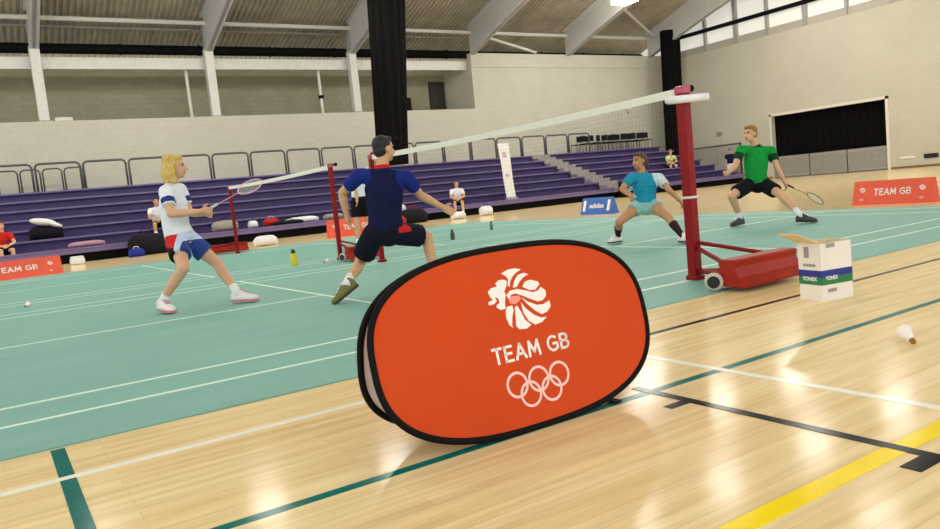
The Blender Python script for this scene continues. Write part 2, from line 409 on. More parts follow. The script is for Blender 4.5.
COLX = [-8.46, -2.36, 3.74, 9.98, 16.3, 22.35, 28.5]
for i, cx in enumerate(COLX):
    rb = MB()
    def dep(y): return 1.38 if y > 22 else (1.38-0.4*min(1, (22-y)/10))
    RP = [(27.0, 8.83)]+[q for q in PROF if q[0] < 26.9]
    for w, f0, f1 in ((0.07, 1.0, 0.0), (0.16, 1.0, 0.94), (0.16, 0.06, 0.0)):
        rb.rings([[(cx-w, y, z-dep(y)*f0), (cx+w, y, z-dep(y)*f0), (cx+w, y, z-dep(y)*f1-0.01), (cx-w, y, z-dep(y)*f1-0.01)] for y, z in RP])
    o = obj('roof_rafter', rb, mat('rafter_grey', (196, 196, 192), 0.5, 0.03))
    nm = ['beyond the left edge of the ledge', 'meeting the leftmost column', 'meeting the column above the blonde player', 'meeting the column beside the big black curtain', 'at the step in the back wall', 'over the middle of the tall back wall', 'close to the right wall windows'][i]
    tag(o, 'grey steel roof rafter ' + nm, 'rafter', 'roof rafters')
    if cx < 16:
        c = thing('column', ['white steel column left of the frame edge', 'white steel column at the left above the empty benches', 'white steel column on the ledge above the blonde player', 'white steel column on the ledge left of the black curtain'][i], 'column', (cx, 27.15, 4.88), 'columns on the ledge')
        obj('shaft', MB().bbox((cx-0.17, 27.02, 4.9), (cx+0.17, 27.34, 7.55), 0.02), STEEL_W, c)
        obj('base_plate', MB().box((cx-0.25, 27.0, 4.88), (cx+0.25, 27.42, 4.92)), STEEL_G, c)
        obj('head_section', MB().bbox((cx-0.13, 27.04, 7.55), (cx+0.13, 27.34, 8.68), 0.02), STEEL_G, c)
for px, lb in ((2.95, 'thin white post just left of the column above the blonde player'), (8.6, 'thin white post with a dark clamp left of the column beside the curtain')):
    t = thing('post', lb, 'post', (px, 27.6, 4.88))
    obj('shaft', MB().cyl((px, 27.8, 4.88), (px-0.02, 27.8, 7.1), 0.065, n=10), STEEL_W, t)
    obj('base_plate', MB().box((px-0.12, 27.68, 4.88), (px+0.12, 27.92, 4.91)), STEEL_G, t)
    if px > 5: obj('clamp', MB().cyl((px, 27.8, 5.62), (px, 27.8, 5.76), 0.12, n=12), BLACK, t)
tag(obj('ledge_box', MB().bbox((-2.05, 27.02, 4.88), (-1.45, 27.3, 5.0), 0.02).box((-2.0, 27.05, 5.0), (-1.5, 27.27, 5.02)), STEEL_W), 'low white box on the ledge beside the leftmost column', 'box')
# purlins, added eaves shade tube and bracing
tag(obj('roof_purlin', MB().cyl((-16, 26.85, 8.50), (29.9, 26.85, 8.50), 0.085, n=10), STEEL_W), 'long pale purlin tube running under the roof along the back wall', 'purlin')
tag(obj('eaves_purlin', MB().cyl((-16, 27.7, 8.42), (16.2, 27.7, 8.42), 0.05, n=10), STEEL_G), 'thinner grey tube under the roof just behind the long pale purlin', 'purlin')
shade_tube = MB().cyl((-16, 28.9, 7.86), (29.8, 28.9, 7.86), 0.2, n=14)  # black tube added to give the dark band of shade under the eaves
for k in range(15): shade_tube.cyl((-14.5+k*3.05, 28.9, 7.86), (-14.42+k*3.05, 28.9, 7.86), 0.225, n=14)
tag(obj('eaves_shade_tube', shade_tube, BLACK), 'added black tube standing in for the shade under the eaves along the back wall', 'shade tube')
tag(obj('roof_brace', MB().cyl((24.2, 24.6, 9.5), (28.3, 26.4, 8.55), 0.07, n=8), STEEL_W), 'pale diagonal brace tube running down to the corner curtain', 'brace')
tag(obj('roof_brace', MB().cyl((16.6, 26.4, 8.25), (20.2, 26.9, 7.62), 0.07, n=8), STEEL_W), 'pale diagonal brace tube right of the step in the back wall', 'brace')
gd = MB().box((15.2, 29.52, 4.88), (16.1, 29.6, 6.6)).box((15.25, 29.5, 4.95), (16.05, 29.53, 6.5))
struct('door_2', gd, mat('dark_door', (44, 42, 36), 0.6, 0.06))
tag(obj('speaker', MB().bbox((13.4, 28.9, 4.88), (13.75, 29.3, 5.75), 0.03).bbox((13.45, 28.88, 4.95), (13.7, 28.92, 5.3), 0.02), BLACK), 'dark upright cabinet standing in the gallery right of the black curtain', 'cabinet')

# ceiling lights
LAMP = emit_mat('lamp_diffuser', (255, 250, 240), 30.0)
def lamp(x, y, z, k):
    t = thing('ceiling_light', 'square high bay light glimpsed under the roof left of the corner curtain' if k == 4 else 'square high bay light hanging overhead from the sports hall roof', 'light', (x, y, z), 'high bay lights')
    obj('housing', MB().bbox((x-.5, y-.5, z+.01), (x+.5, y+.5, z+.18), 0.04), STEEL_G, t)
    obj('diffuser', MB().box((x-.42, y-.42, z-.24), (x+.42, y+.42, z+.01)), LAMP, t)
    rz = roof_z(y)
    for q in (-.3, .3): obj('suspension', MB().cyl((x+q, y, z+.18), (x+q, y, rz+.05), 0.012, n=6), RAIL, t)
for k, (x, y, z) in enumerate([(1.8, 19.7, 8.75), (-3.0, 19.6, 8.75), (-8.5, 19.6, 8.75), (17.9, 19.1, 8.6), (21.2, 21.4, 8.98), (20.6, 17.0, 9.2), (26.0, 17.2, 9.2), (6.4, 19.6, 8.75), (12.2, 19.4, 8.75),
    (-8.0, 12, 9.5), (-3.2, 12, 9.5), (1.8, 12, 9.5), (6.4, 12, 9.5), (10.5, 11.9, 9.5), (14.4, 11.9, 9.5), (19.4, 11.9, 9.5), (25, 11.9, 9.5),
    (-5, 4.5, 9.8), (3, 4.5, 9.8), (15.1, 7.2, 9.5), (21, 5, 9.8), (26.5, 5, 9.8)]):
    lamp(x, y, z, k)

# ------------------------------------------------------------------ bleachers
NR = 7; Y0 = 19.5; DY = 0.90; Z0 = 0.42; DZ = 0.313
bl = thing('bleacher', 'purple tiered bench seating along the back wall with a grey stepped aisle', 'bleacher', (9, Y0, 0))
XL, XA, XB, XR = -12.0, 17.8, 18.9, 26.6
for i in range(NR):
    y = Y0+i*DY; z = Z0+i*DZ
    yend = y+DY+0.02 if i < NR-1 else 26.98
    for x0, x1 in ((XL, XA), (XB, XR)):
        rowm = MB()
        prof = [(y+0.0, z-0.075), (y-0.02, z-0.05), (y-0.02, z-0.012), (y+0.01, z), (yend, z), (yend, z-0.075)]
        rowm.rings([[(x0, a, b) for a, b in prof], [(x1, a, b) for a, b in prof]])
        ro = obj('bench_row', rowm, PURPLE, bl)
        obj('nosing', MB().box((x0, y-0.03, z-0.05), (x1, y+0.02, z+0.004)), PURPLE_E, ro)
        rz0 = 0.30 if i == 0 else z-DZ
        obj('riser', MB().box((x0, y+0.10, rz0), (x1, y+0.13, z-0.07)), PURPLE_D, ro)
    # aisle steps
    st = MB().bbox((XA, y-0.02, z-0.16), (XB, yend, z), 0.015)
    if i: st.bbox((XA, y-0.45, z-0.157-0.15), (XB, y, z-0.157), 0.015)
    obj('aisle_step', st, STEP, bl)
obj('front_board', MB().box((XL, Y0-0.01, 0.26), (XA, Y0+0.03, Z0-0.05)).box((XB, Y0-0.01, 0.26), (XR, Y0+0.03, Z0-0.05)), PURPLE_E, bl)
obj('underframe', MB().box((XL, Y0+0.25, 0.0), (XR, Y0+0.3, 0.30)).box((XR-0.05, Y0+0.3, 0), (XR, 26.9, 0.3)), BLACK, bl)
sd = MB()
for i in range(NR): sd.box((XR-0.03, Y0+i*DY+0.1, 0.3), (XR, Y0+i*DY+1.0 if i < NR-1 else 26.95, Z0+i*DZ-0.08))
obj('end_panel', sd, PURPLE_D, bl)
# hoop guard rails along the back of the top row
ZT = Z0+(NR-1)*DZ
def hoop(x, y, w, h, r=0.038):
    pts = [(x, y, ZT), (x, y, ZT+h-0.12), (x+0.04, y, ZT+h-0.04), (x+0.12, y, ZT+h), (x+w-0.12, y, ZT+h), (x+w-0.04, y, ZT+h-0.04), (x+w, y, ZT+h-0.12), (x+w, y, ZT)]
    m = MB().tube(pts, r, 8)
    for px in (x, x+w): m.cyl((px, y, ZT), (px, y, ZT+0.02), 0.07, n=10)
    return obj('guard_rail', m, RAIL, bl, True)
x = -7.4
while x < 21.5:
    hoop(x, 25.1, 1.36, 0.93); x += 1.46
for k in range(4): hoop(-4.1+k*0.68, 26.3, 0.6, 0.84, 0.028)

# a low purple folded bench block by the corner
pb = thing('bench_block', 'low purple folded bench block on the floor by the corner curtain', 'bench', (28.2, 22.4, 0))
obj('seat', MB().bbox((27.2, 22.0, 0.42), (29.2, 22.9, 0.55), 0.03), PURPLE, pb)
obj('body', MB().box((27.25, 22.1, 0.0), (29.15, 22.85, 0.42)), PURPLE_D, pb)

# curtains
def curtain(name, label, c0, c1, z0, z1, r0, r1, folds=13):
    rs = []; N = 104; K = 26
    for k in range(K+1):
        t = k/K; cx = c0[0]+(c1[0]-c0[0])*t; cy = c0[1]+(c1[1]-c0[1])*t; r = r0+(r1-r0)*t; z = z0+(z1-z0)*t
        rs.append([(cx+(r*(1+0.10*math.sin(folds*a+0.8*t)+0.04*math.sin(5*a+3*t)))*math.cos(a), cy+0.55*(r*(1+0.10*math.sin(folds*a+0.8*t)))*math.sin(a), z) for a in [2*PI*j/N for j in range(N)]])
    t_ = thing(name, label, 'curtain', (c0[0], c0[1], z0))
    obj('cloth', MB().rings(rs), CURT, t_, True)
    obj('tie_band', MB().lathe([(r0*0.99, z0+0.9), (r0*1.0, z0+0.94), (r0*1.0, z0+0.99), (r0*0.99, z0+1.03)], (c0[0], c0[1], 0), n=30), BLACK, t_).scale = (1, 0.6, 1)
    obj('hanger', MB().cyl((c1[0], c1[1], z1-0.05), (c1[0], c1[1], roof_z(c1[1])), 0.08, n=8), STEEL_G, t_)
curtain('divider_curtain', 'tall gathered black curtain bundle hanging behind the navy player', (8.28, 21.0), (8.75, 21.0), 2.14, 9.0, 0.58, 0.72)
curtain('divider_curtain', 'tall gathered black curtain bundle hanging in the corner by the right wall', (28.5, 25.6), (28.55, 25.4), 0.15, 8.6, 0.62, 0.62)

# ------------------------------------------------------------------ net posts and nets
def net_post(label, far, cart=True):
    """post at origin, cart on the +Y side (built local, moved by its empty)"""
    t = thing('net_post', label, 'net post', (0, 0, 0), 'badminton net posts')
    s = 1
    hw = 0.034 if far else 0.043; p = MB().bbox((-hw, -hw, 0.03), (hw, hw, 1.50), 0.012)
    obj('post', p, RED_POST, t)
    hw += 0.006; obj('sleeve', MB().bbox((-hw, -hw, 0.66), (hw, hw, 0.68), 0.004), STEEL_W if not far else RED_POST, t)
    obj('head_clamp', MB().bbox((-hw, -hw, 1.49), (hw, hw, 1.555), 0.015), mat('pink_clamp', (178, 70, 96), 0.4, 0.03), t)
    obj('knob', MB().cyl((0.05, 0.0, 1.535), (0.10, 0.0, 1.535), 0.02, n=12).sph((0.10, 0, 1.535), 0.028), BLACK, t)
    obj('foot', MB().bbox((-0.05, -0.06, 0.0), (0.05, 0.06, 0.04), 0.01), RED_POST, t)
    return t
def add_cart(t, sgn, x0=-0.38, x1=0.345):
    y = 0.62*sgn
    fr = MB()
    for a in (x0+0.12, 0.12):
        fr.cyl((0.0, 0.03*sgn, 0.07), (a, y, 0.10), 0.018, n=8)
    fr.cyl((0.0, 0.04*sgn, 0.26), (x0+0.10, y-0.06*sgn, 0.17), 0.018, n=8).cyl((0.02, 0.04*sgn, 0.30), (0.18, y-0.06*sgn, 0.20), 0.016, n=8)
    obj('brace', fr, RED_POST, t)
    bx = MB(); prof = [(-0.15, 0.03), (0.15, 0.03), (0.155, 0.05), (0.10, 0.10), (0.065, 0.17), (0.075, 0.215), (0.06, 0.225), (-0.06, 0.225), (-0.075, 0.215), (-0.065, 0.17), (-0.10, 0.10), (-0.155, 0.05)]
    bx.rings([[(a, y+q, z) for q, z in (prof if sgn > 0 else prof[::-1])] for a in (x0, x1)])
    bo = obj('weight_box', bx, RED_CART, t)
    obj('end_cap', MB().prism([(q*0.9, z) for q, z in prof], (x1-0.005, y, 0.012), (0, 1, 0), (0, 0, 0.94), (1, 0, 0), 0.012), RED_POST, bo)
    for wx in (x0-0.035,):
        for wy in (y-0.09*sgn, ):
            w = obj('wheel', MB().lathe([(0.03, -0.022), (0.055, -0.022), (0.067, -0.012), (0.067, 0.012), (0.055, 0.022), (0.03, 0.022)], (wx, wy, 0.068), (1, 0.55, 0), 24), mat('pale_tyre', (196, 190, 180), 0.6, 0.03), t, True)
            obj('hub', MB().lathe([(0.0, -0.028), (0.045, -0.028), (0.045, 0.028), (0.0, 0.028)], (wx, wy, 0.068), (1, 0.55, 0), 20), RUBBER, w)
np1 = net_post('tall red net post with red wheeled weight box nearest the camera, beside the white carton', False)
add_cart(np1, -1); np1.location = (0, 0, MZ)
np2 = net_post('red net post at the near end of the second court behind the navy player', True)
add_cart(np2, -1, -0.15, 0.35); np2.location = (0.02, 7.3, MZ)
np3 = net_post('farthest red net post by the bleachers behind the blonde player', True)
add_cart(np3, 1, -0.45, 0.40); np3.location = (0.08, 13.4, MZ)
np4 = net_post('red net post hidden behind the navy player at the far end of the near net', True)
np4.location = (0, 5.74, MZ)

NETC = mat('net_cord_brown', (70, 52, 40), 0.8, 0.05)
def net(label, y0, y1, x, bunch=False):
    t = thing('badminton_net', label, 'net', (x, y0, 0.75), 'badminton nets')
    K = 24
    def top(y): u = (y-y0)/(y1-y0); return 1.55-0.026*4*u*(1-u)
    ys = [y0+(y1-y0)*k/K for k in range(K+1)]
    tp = MB(); rs = [[(x-0.006, y, top(y)-0.066), (x+0.006, y, top(y)-0.066), (x+0.006, y, top(y)), (x-0.006, y, top(y))] for y in ys]
    tp.rings(rs); obj('tape', tp, mat('net_tape', (228, 226, 214), 0.85, 0.02, 12), t)
    ms = MB(); st = 0.04; r = 0.00032
    k = 0; y = y0+st
    while y < y1:
        ms.box((x-r, y-r, 0.79), (x+r, y+r, top(y)-0.07)); y += st
    z = 0.79
    while z < 1.46:
        ms.box((x-r, y0, z-r), (x+r, y1, z+r)); z += st
    obj('mesh', ms, NETC, t)
    obj('side_cord', MB().cyl((x, y0+.01, 0.79), (x, y0+.01, 1.5), 0.004, n=6).cyl((x, y1-.01, 0.79), (x, y1-.01, 1.5), 0.004, n=6), NETC, t)
    obj('bottom_cord', MB().cyl((x, y0, 0.79), (x, y1, 0.79), 0.001, n=6), NETC, t)
    return t
net('white taped badminton net across the near court held by the tall red post', 0.05, 5.69, 0.0)
net('white taped badminton net across the second court behind the blonde player', 7.36, 13.34, 0.05)
rc = V((-0.036, -0.070, 1.452)); RHV = V((0.844, -0.536, 0))
rl = MB().cyl(rc-RHV*0.15, rc+RHV*0.17, 0.031, n=16)
rl.cyl(rc-RHV*0.168, rc-RHV*0.15, 0.022, n=16)
tag(obj('net_winder_roll', rl, CLOTH_W, None, True), 'white roll of net tape lashed across the top of the nearest red post', 'tape roll').location = (-0.0, -0.0, 0)

# ------------------------------------------------------------------ team banner in front
LION = [[(-0.0619,0.5714),(-0.0454,0.5638),(-0.0536,0.5447),(-0.0675,0.5265),(-0.0642,0.5158),(-0.0749,0.4871),(-0.0783,0.4624),(-0.0999,0.461),(-0.1176,0.4741),(-0.1123,0.4832),(-0.0988,0.4885),(-0.1008,0.504),(-0.1134,0.5136),(-0.113,0.5034),(-0.1085,0.4977),(-0.1232,0.4875),(-0.1473,0.4866),(-0.147,0.499),(-0.1252,0.5029),(-0.1341,0.5144),(-0.1406,0.5355),(-0.1225,0.5477),(-0.101,0.5494),(-0.0946,0.551),(-0.1008,0.562),(-0.083,0.572)],
 [(-0.0649,0.5948),(-0.0313,0.6054),(-0.0,0.6061),(0.0294,0.5983),(0.0014,0.5878),(-0.0176,0.5751),(-0.0305,0.5616),(-0.0394,0.5399),(-0.047,0.5462),(-0.0382,0.5679),(-0.0468,0.582)],
 [(0.0084,0.579),(0.0381,0.5835),(0.058,0.5744),(0.03,0.5655),(0.0108,0.5528),(-0.0065,0.5348),(-0.0252,0.5352),(-0.0126,0.5589)],
 [(0.0176,0.5311),(0.0352,0.5491),(0.0617,0.553),(0.0969,0.5398),(0.1004,0.5288),(0.0762,0.5116),(0.0508,0.513)],
 [(-0.0626,0.5104),(-0.0433,0.5252),(-0.0085,0.5274),(0.0264,0.5168),(0.0611,0.5036),(0.0879,0.5072),(0.1038,0.5178),(0.1223,0.5018),(0.1198,0.4812),(0.0993,0.4662),(0.0762,0.4647),(0.042,0.4807),(0.0089,0.499),(-0.0191,0.5111),(-0.0413,0.5096),(-0.0547,0.4939)],
 [(0.0016,0.495),(0.0272,0.4728),(0.0666,0.4533),(0.0982,0.4507),(0.1306,0.461),(0.1306,0.4374),(0.1093,0.4201),(0.0817,0.4144),(0.0543,0.4321),(0.0245,0.4629)],
 [(-0.0037,0.4753),(0.0137,0.4467),(0.0441,0.4184),(0.0721,0.4031),(0.1006,0.4007),(0.0735,0.3848),(0.0401,0.3804),(0.0138,0.4006),(-0.0023,0.4341)],
 [(-0.0249,0.4661),(-0.0129,0.4411),(-0.0029,0.4086),(0.0219,0.3837),(-0.0031,0.373),(-0.0365,0.3766),(-0.0481,0.3913),(-0.0407,0.4306),(-0.0358,0.4603)],
 [(-0.0706,0.4687),(-0.0457,0.4696),(-0.0443,0.4515),(-0.058,0.4235),(-0.0657,0.3945),(-0.0617,0.3863),(-0.0767,0.3991),(-0.0843,0.4281),(-0.0809,0.4527)]]
LION_IN = [(-0.0426,0.5047),(-0.0031,0.5009),(-0.0011,0.4852),(-0.0296,0.472),(-0.0556,0.4788),(-0.0547,0.4939)]
RINGS = [(-0.0985, 0.1790), (0.0019, 0.1810), (0.1003, 0.1790), (-0.0465, 0.1345), (0.0520, 0.1345)]

def emblem(mb, O, ex, ey, ez, k, cx, cy, h=0.0008, mi=0, mi2=0):
    """lion head emblem centred at (cx, cy) of a panel plane, scale k"""
    for l in LION: mb.prism([((p[0]+0.008)*k+cx, (p[1]-0.487)*k+cy) for p in l], O, ex, ey, ez, h, mi)
    if mi2 is not None: mb.prism([((p[0]+0.008)*k+cx, (p[1]-0.487)*k+cy) for p in LION_IN], O, ex, ey, ez, h*0.7, mi2)
def five_rings(mb, O, ex, ey, ez, k, cx, cy, R=0.044, r=0.0052, mi=0):
    O = V(O); ex = V(ex); ey = V(ey); ez = V(ez)
    for q, (a, b) in enumerate(RINGS):
        A = (a-0.001)*k+cx; B = (b-0.157)*k+cy
        n = 36; vs = []
        for j in range(n):
            c, s = math.cos(2*PI*j/n), math.sin(2*PI*j/n)
            for rr in (R-r, R+r): vs.append(O+ex*(A+c*rr*k)+ey*(B+s*rr*k)+ez*(0.0006+0.00012*q))
        mb.add(vs, [(2*j, 2*j+1, 2*((j+1) % n)+1, 2*((j+1) % n)) for j in range(n)], mi)

BX, BYF = -3.148, -1.97
def supell(a, b, n=2.7, N=96):
    out = []
    for j in range(N):
        t = 2*PI*j/N; c, s = math.cos(t), math.sin(t)
        out.append((a*math.copysign(abs(c)**(2/n), c), b*math.copysign(abs(s)**(2/n), s)))
    return out
bn = thing('pop_up_banner', 'big oval orange pop up banner with white lion, lettering and five rings in front', 'banner', (BX, -1.87, 0))
TUBE = 0.0128
def panel(y0, lean, front):
    ey = V((0, lean, 0.7)).normalized(); ex = V((1, 0, 0)); ez = ex.cross(ey)      # ez points to -Y
    O = V((BX, y0, TUBE))
    a, b = 0.640-TUBE, 0.352-TUBE
    C = O+ey*b
    if not front: a -= 0.022; b -= 0.006; C = O+ey*b
    ol = supell(a, b)
    pn = MB(); n = len(ol)
    if front:
        pn.prism(ol, C-ez*0.004, ex, ey, ez, 0.008)
        o = obj('front_panel', pn, ORANGE, bn)
    else:
        pn.prism(ol, C-ez*0.004, ex, ey, ez, 0.004, 1); pn.prism(ol, C, ex, ey, ez, 0.004, 0)
        o = obj('back_panel', pn, [CLOTH_W, ORANGE], bn)
    obj('rim', MB().tube([C+ex*p[0]+ey*p[1] for p in ol], TUBE, 8, closed=True), BLACK, o, True)
    return o, O-ey*TUBE, ex, ey, ez
pf, O, ex, ey, ez = panel(BYF, 0.15, True)
OF = O+ez*0.0045
em = MB(); emblem(em, OF, ex, ey, ez, 1.0, 0.010, 0.487, 0.0008, 0, 1); obj('lion_emblem', em, [WHITE, PINK], pf)
lt = MB(); strokes_on(lt, 'TEAM GB', OF+ez*0.0006+ex*-0.163+ey*0.2655, ex, ey, 0.362, 0.063); obj('lettering', lt, WHITE, pf)
rg = MB(); five_rings(rg, OF, ex, ey, ez, 1.0, 0.019, 0.157); obj('ring_emblem', rg, mat('ring_print', (250, 206, 196), 0.6, 0.02), pf)
panel(-1.69, -0.115, False)
obj('joining_strap', MB().box((-2.78, -1.97, 0.006), (-2.745, -1.71, 0.010)), BLACK, bn)

# ------------------------------------------------------------------ signs around the court
def a_board(name, label, P0, P1, h, spread, face, words, lion_ends, group=None, cat='sign', ring=True):
    """free-standing padded A-board whose readable face is to the right-hand side of P0->P1 rotated towards camera"""
    P0, P1 = V(P0), V(P1); L = (P1-P0).length; ex = (P1-P0).normalized(); out = V((ex.y, -ex.x, 0))
    t = thing(name, label, cat, tuple((P0+P1)/2), group)
    ey = (V((0, 0, h)) - out*spread).normalized(); hh = math.hypot(h, spread); ez = ex.cross(ey)
    f = MB()
    b0 = P0+out*spread; b1 = P1+out*spread; k0 = P0-out*spread; k1 = P1-out*spread; T0 = P0+V((0,0,h)); T1 = P1+V((0,0,h))
    ins = ex*0.0
    f.add([b0, b1, T1-ins, T0+ins, k0, k1], [(0, 1, 2, 3), (5, 4, 3, 2), (4, 0, 3), (1, 5, 2), (4, 5, 1, 0)])
    obj('body', f, face, t)
    OO = b0+ez*0.004; w = MB()
    (strokes_on if words == 'TEAM GB' else text_on)(w, words, OO+ex*(L*0.27)+ey*(hh*0.38), ex, ey, L*0.46, hh*0.28); obj('lettering', w, WHITE, t)
    e = MB()
    for cx in lion_ends:
        e = MB(); emblem(e, OO, ex, ey, ez, hh*0.9, L*cx, hh*0.62, 0.002, 0, None)
        five_rings(e, OO, ex, ey, ez, hh*0.6, L*cx, hh*0.22); obj('emblem', e, WHITE, t)
    return t
a_board('a_frame_sign', 'orange team sign with white lettering on the wood floor at far right', (7.98, 3.28, 0), (7.98, 1.95, 0), 0.40, 0.12, ORANGE_S, 'TEAM GB', (0.12, 0.86), 'orange team signs')
a_board('a_frame_sign', 'orange team sign cut by the left edge, in front of the benches', (-5.15, 14.55, 0), (-3.42, 14.86, 0), 0.40, 0.09, ORANGE_S, 'TEAM GB', (0.12, 0.87), 'orange team signs')
a_board('a_frame_sign', 'orange team sign partly hidden behind the navy player and a red post', (3.05, 15.2, 0), (4.75, 15.2, 0), 0.50, 0.09, ORANGE_S, 'TEAM GB', (0.12, 0.87), 'orange team signs')
bs = a_board('a_frame_sign', 'small blue sign with white lettering left of the player in turquoise', (8.42, 10.85, 0), (8.42, 9.70, 0), 0.42, 0.14, mat('blue_sign', (60, 108, 190), 0.6, 0.03), 'adidas', (), None)
for yy in (10.72, 9.83): obj('white_bar', MB().box((8.335, yy-0.045, 0.08), (8.345, yy+0.045, 0.36), 0, Matrix.Rotation(0.32, 3, 'Y'), (8.34, yy, 0.22)), WHITE, bs)
# pull-up banner standing on the front bench row
rb_ = thing('roll_up_banner', 'tall narrow white roll up banner standing on the front bench row', 'banner', (12.5, 19.75, Z0))
cl = MB(); N = 14
for sgn in (0, 1):
    pass
rs = []
for k in range(N+1):
    u = k/N; z = Z0+0.08+u*2.1; xo = 12.62-0.18*u; w = 0.21+0.03*u
    rs.append([(xo-w, 19.78+0.02*math.sin(7*u), z), (xo+w, 19.76+0.02*math.sin(5*u), z), (xo+w, 19.77+0.02*math.sin(5*u), z), (xo-w, 19.79+0.02*math.sin(7*u), z)])
obj('fabric', MB().rings(rs), CLOTH_W, rb_)
obj('base', MB().bbox((12.38, 19.68, Z0), (12.88, 19.86, Z0+0.09), 0.02), STEEL_G, rb_)
obj('pole', MB().cyl((12.62, 19.83, Z0+0.05), (12.44, 19.83, Z0+2.18), 0.015, n=8), STEEL_G, rb_)
obj('emblem', MB().bbox((12.36, 19.752, 2.05), (12.56, 19.756, 2.28), 0.002).bbox((12.42, 19.752, 1.3), (12.60, 19.756, 1.42), 0.002), mat('pale_lilac_print', (190, 180, 205), 0.6, 0.02), rb_)

# ------------------------------------------------------------------ shuttlecock carton
c0 = V((-0.470, -1.405, 0)); dxa = V((1.0, -0.22, 0)).normalized(); dya = V((0.22, 1.0, 0)).normalized()
CW, CD, CH = 0.25, 0.185, 0.362
bxm = thing('carton', 'open white cardboard carton with blue and green bands beside the red weight box', 'box', tuple(c0))
def cp(a, b, z): return c0+dxa*a+dya*b+V((0, 0, z))
sh = MB(); T = 0.006
for (a0, b0, a1, b1) in ((0, 0, CW, T), (0, CD-T, CW, CD), (0, T, T, CD-T), (CW-T, T, CW, CD-T)):
    sh.add([cp(a0, b0, 0), cp(a1, b0, 0), cp(a1, b1, 0), cp(a0, b1, 0), cp(a0, b0, CH), cp(a1, b0, CH), cp(a1, b1, CH), cp(a0, b1, CH)], [(0,3,2,1),(4,5,6,7),(0,1,5,4),(1,2,6,5),(2,3,7,6),(3,0,4,7)])
sh.add([cp(0, 0, 0.002), cp(CW, 0, 0.002), cp(CW, CD, 0.002), cp(0, CD, 0.002)], [(0, 1, 2, 3)])
obj('body', sh, CARD, bxm)
def band(z0, z1, m, name):
    q = 0.0015; b = MB()
    P = [cp(-q, CD+q, 0), cp(-q, -q, 0), cp(CW+q, -q, 0), cp(CW+q, CD+q, 0)]
    P2 = [cp(0, CD, 0), cp(0, 0, 0), cp(CW, 0, 0), cp(CW, CD, 0)]
    for i in range(3):
        b.add([P[i]+V((0,0,z0)), P[i+1]+V((0,0,z0)), P[i+1]+V((0,0,z1)), P[i]+V((0,0,z1)), P2[i]+V((0,0,z0)), P2[i+1]+V((0,0,z0)), P2[i+1]+V((0,0,z1)), P2[i]+V((0,0,z1))], [(0,1,2,3),(3,2,6,7),(1,0,4,5)])
    obj(name, b, m, bxm)
band(0.148, 0.192, BLUE_P, 'blue_band'); band(0.100, 0.148, GREEN_P, 'green_band')
w = MB()
text_on(w, 'YONEX', cp(0.03, -0.0025, 0.128), dxa, V((0, 0, 1)), 0.10, 0.026, 0.03)
obj('lettering', w, WHITE, bxm); w = MB()
text_on(w, 'YONEX', cp(-0.0025, CD-0.03, 0.124), -dya, V((0, 0, 1)), 0.12, 0.026, 0.03)
obj('lettering', w, WHITE, bxm)
for z0_, z1_ in ((0.33, 0.36), (0.05, 0.075)):
    obj('printed_mark', MB().prism([(0.045, z0_), (0.115, z0_+0.003), (0.115, z1_), (0.045, z1_-0.003)], c0-dya*0.001, dxa, V((0,0,1)), dya, -0.001), GREY_P, bxm)
for a_, b_, z0_, z1_ in ((0.05, 0.09, 0.27, 0.34), (0.04, 0.14, 0.215, 0.232)):
    obj('printed_mark', MB().prism([(a_, z0_), (b_, z0_), (b_, z1_), (a_, z1_)], cp(-0.001, CD, 0), -dya, V((0,0,1)), -dxa, 0.001), GREY_P, bxm)
fl_ = MB()
def flap(mb, A, B, d, L_, up):
    A = V(A); B = V(B); d = V(d).normalized(); e = d*L_+V((0, 0, up)); nrm = V((0, 0, 0.004))
    i = (B-A)*0.04
    mb.add([A, B, B+e-i, A+e+i, A+nrm, B+nrm, B+e-i+nrm, A+e+i+nrm], [(0,3,2,1),(4,5,6,7),(0,1,5,4),(1,2,6,5),(2,3,7,6),(3,0,4,7)])
flap(fl_, cp(0, CD, CH), cp(0, 0, CH), -dxa, 0.17, 0.075); f1 = obj('flap', fl_, CARD_IN, bxm)
f2 = MB(); flap(f2, cp(CW, CD-0.008, CH), cp(0, CD-0.008, CH), -dya, 0.01, -0.18); obj('flap', f2, CARD_IN, bxm)
f3 = MB(); flap(f3, cp(CW-0.008, 0.01, CH), cp(CW-0.008, CD-0.01, CH), -dxa, 0.01, -0.20); obj('flap', f3, CARD_IN, bxm)
tb = MB()
for i in range(3):
    for j in range(2): tb.cyl(cp(0.045+i*0.08, 0.05+j*0.085, 0.02), cp(0.045+i*0.08, 0.05+j*0.085, 0.34), 0.034, n=12)
obj('shuttle_tube_pack', tb, DGREY, bxm)

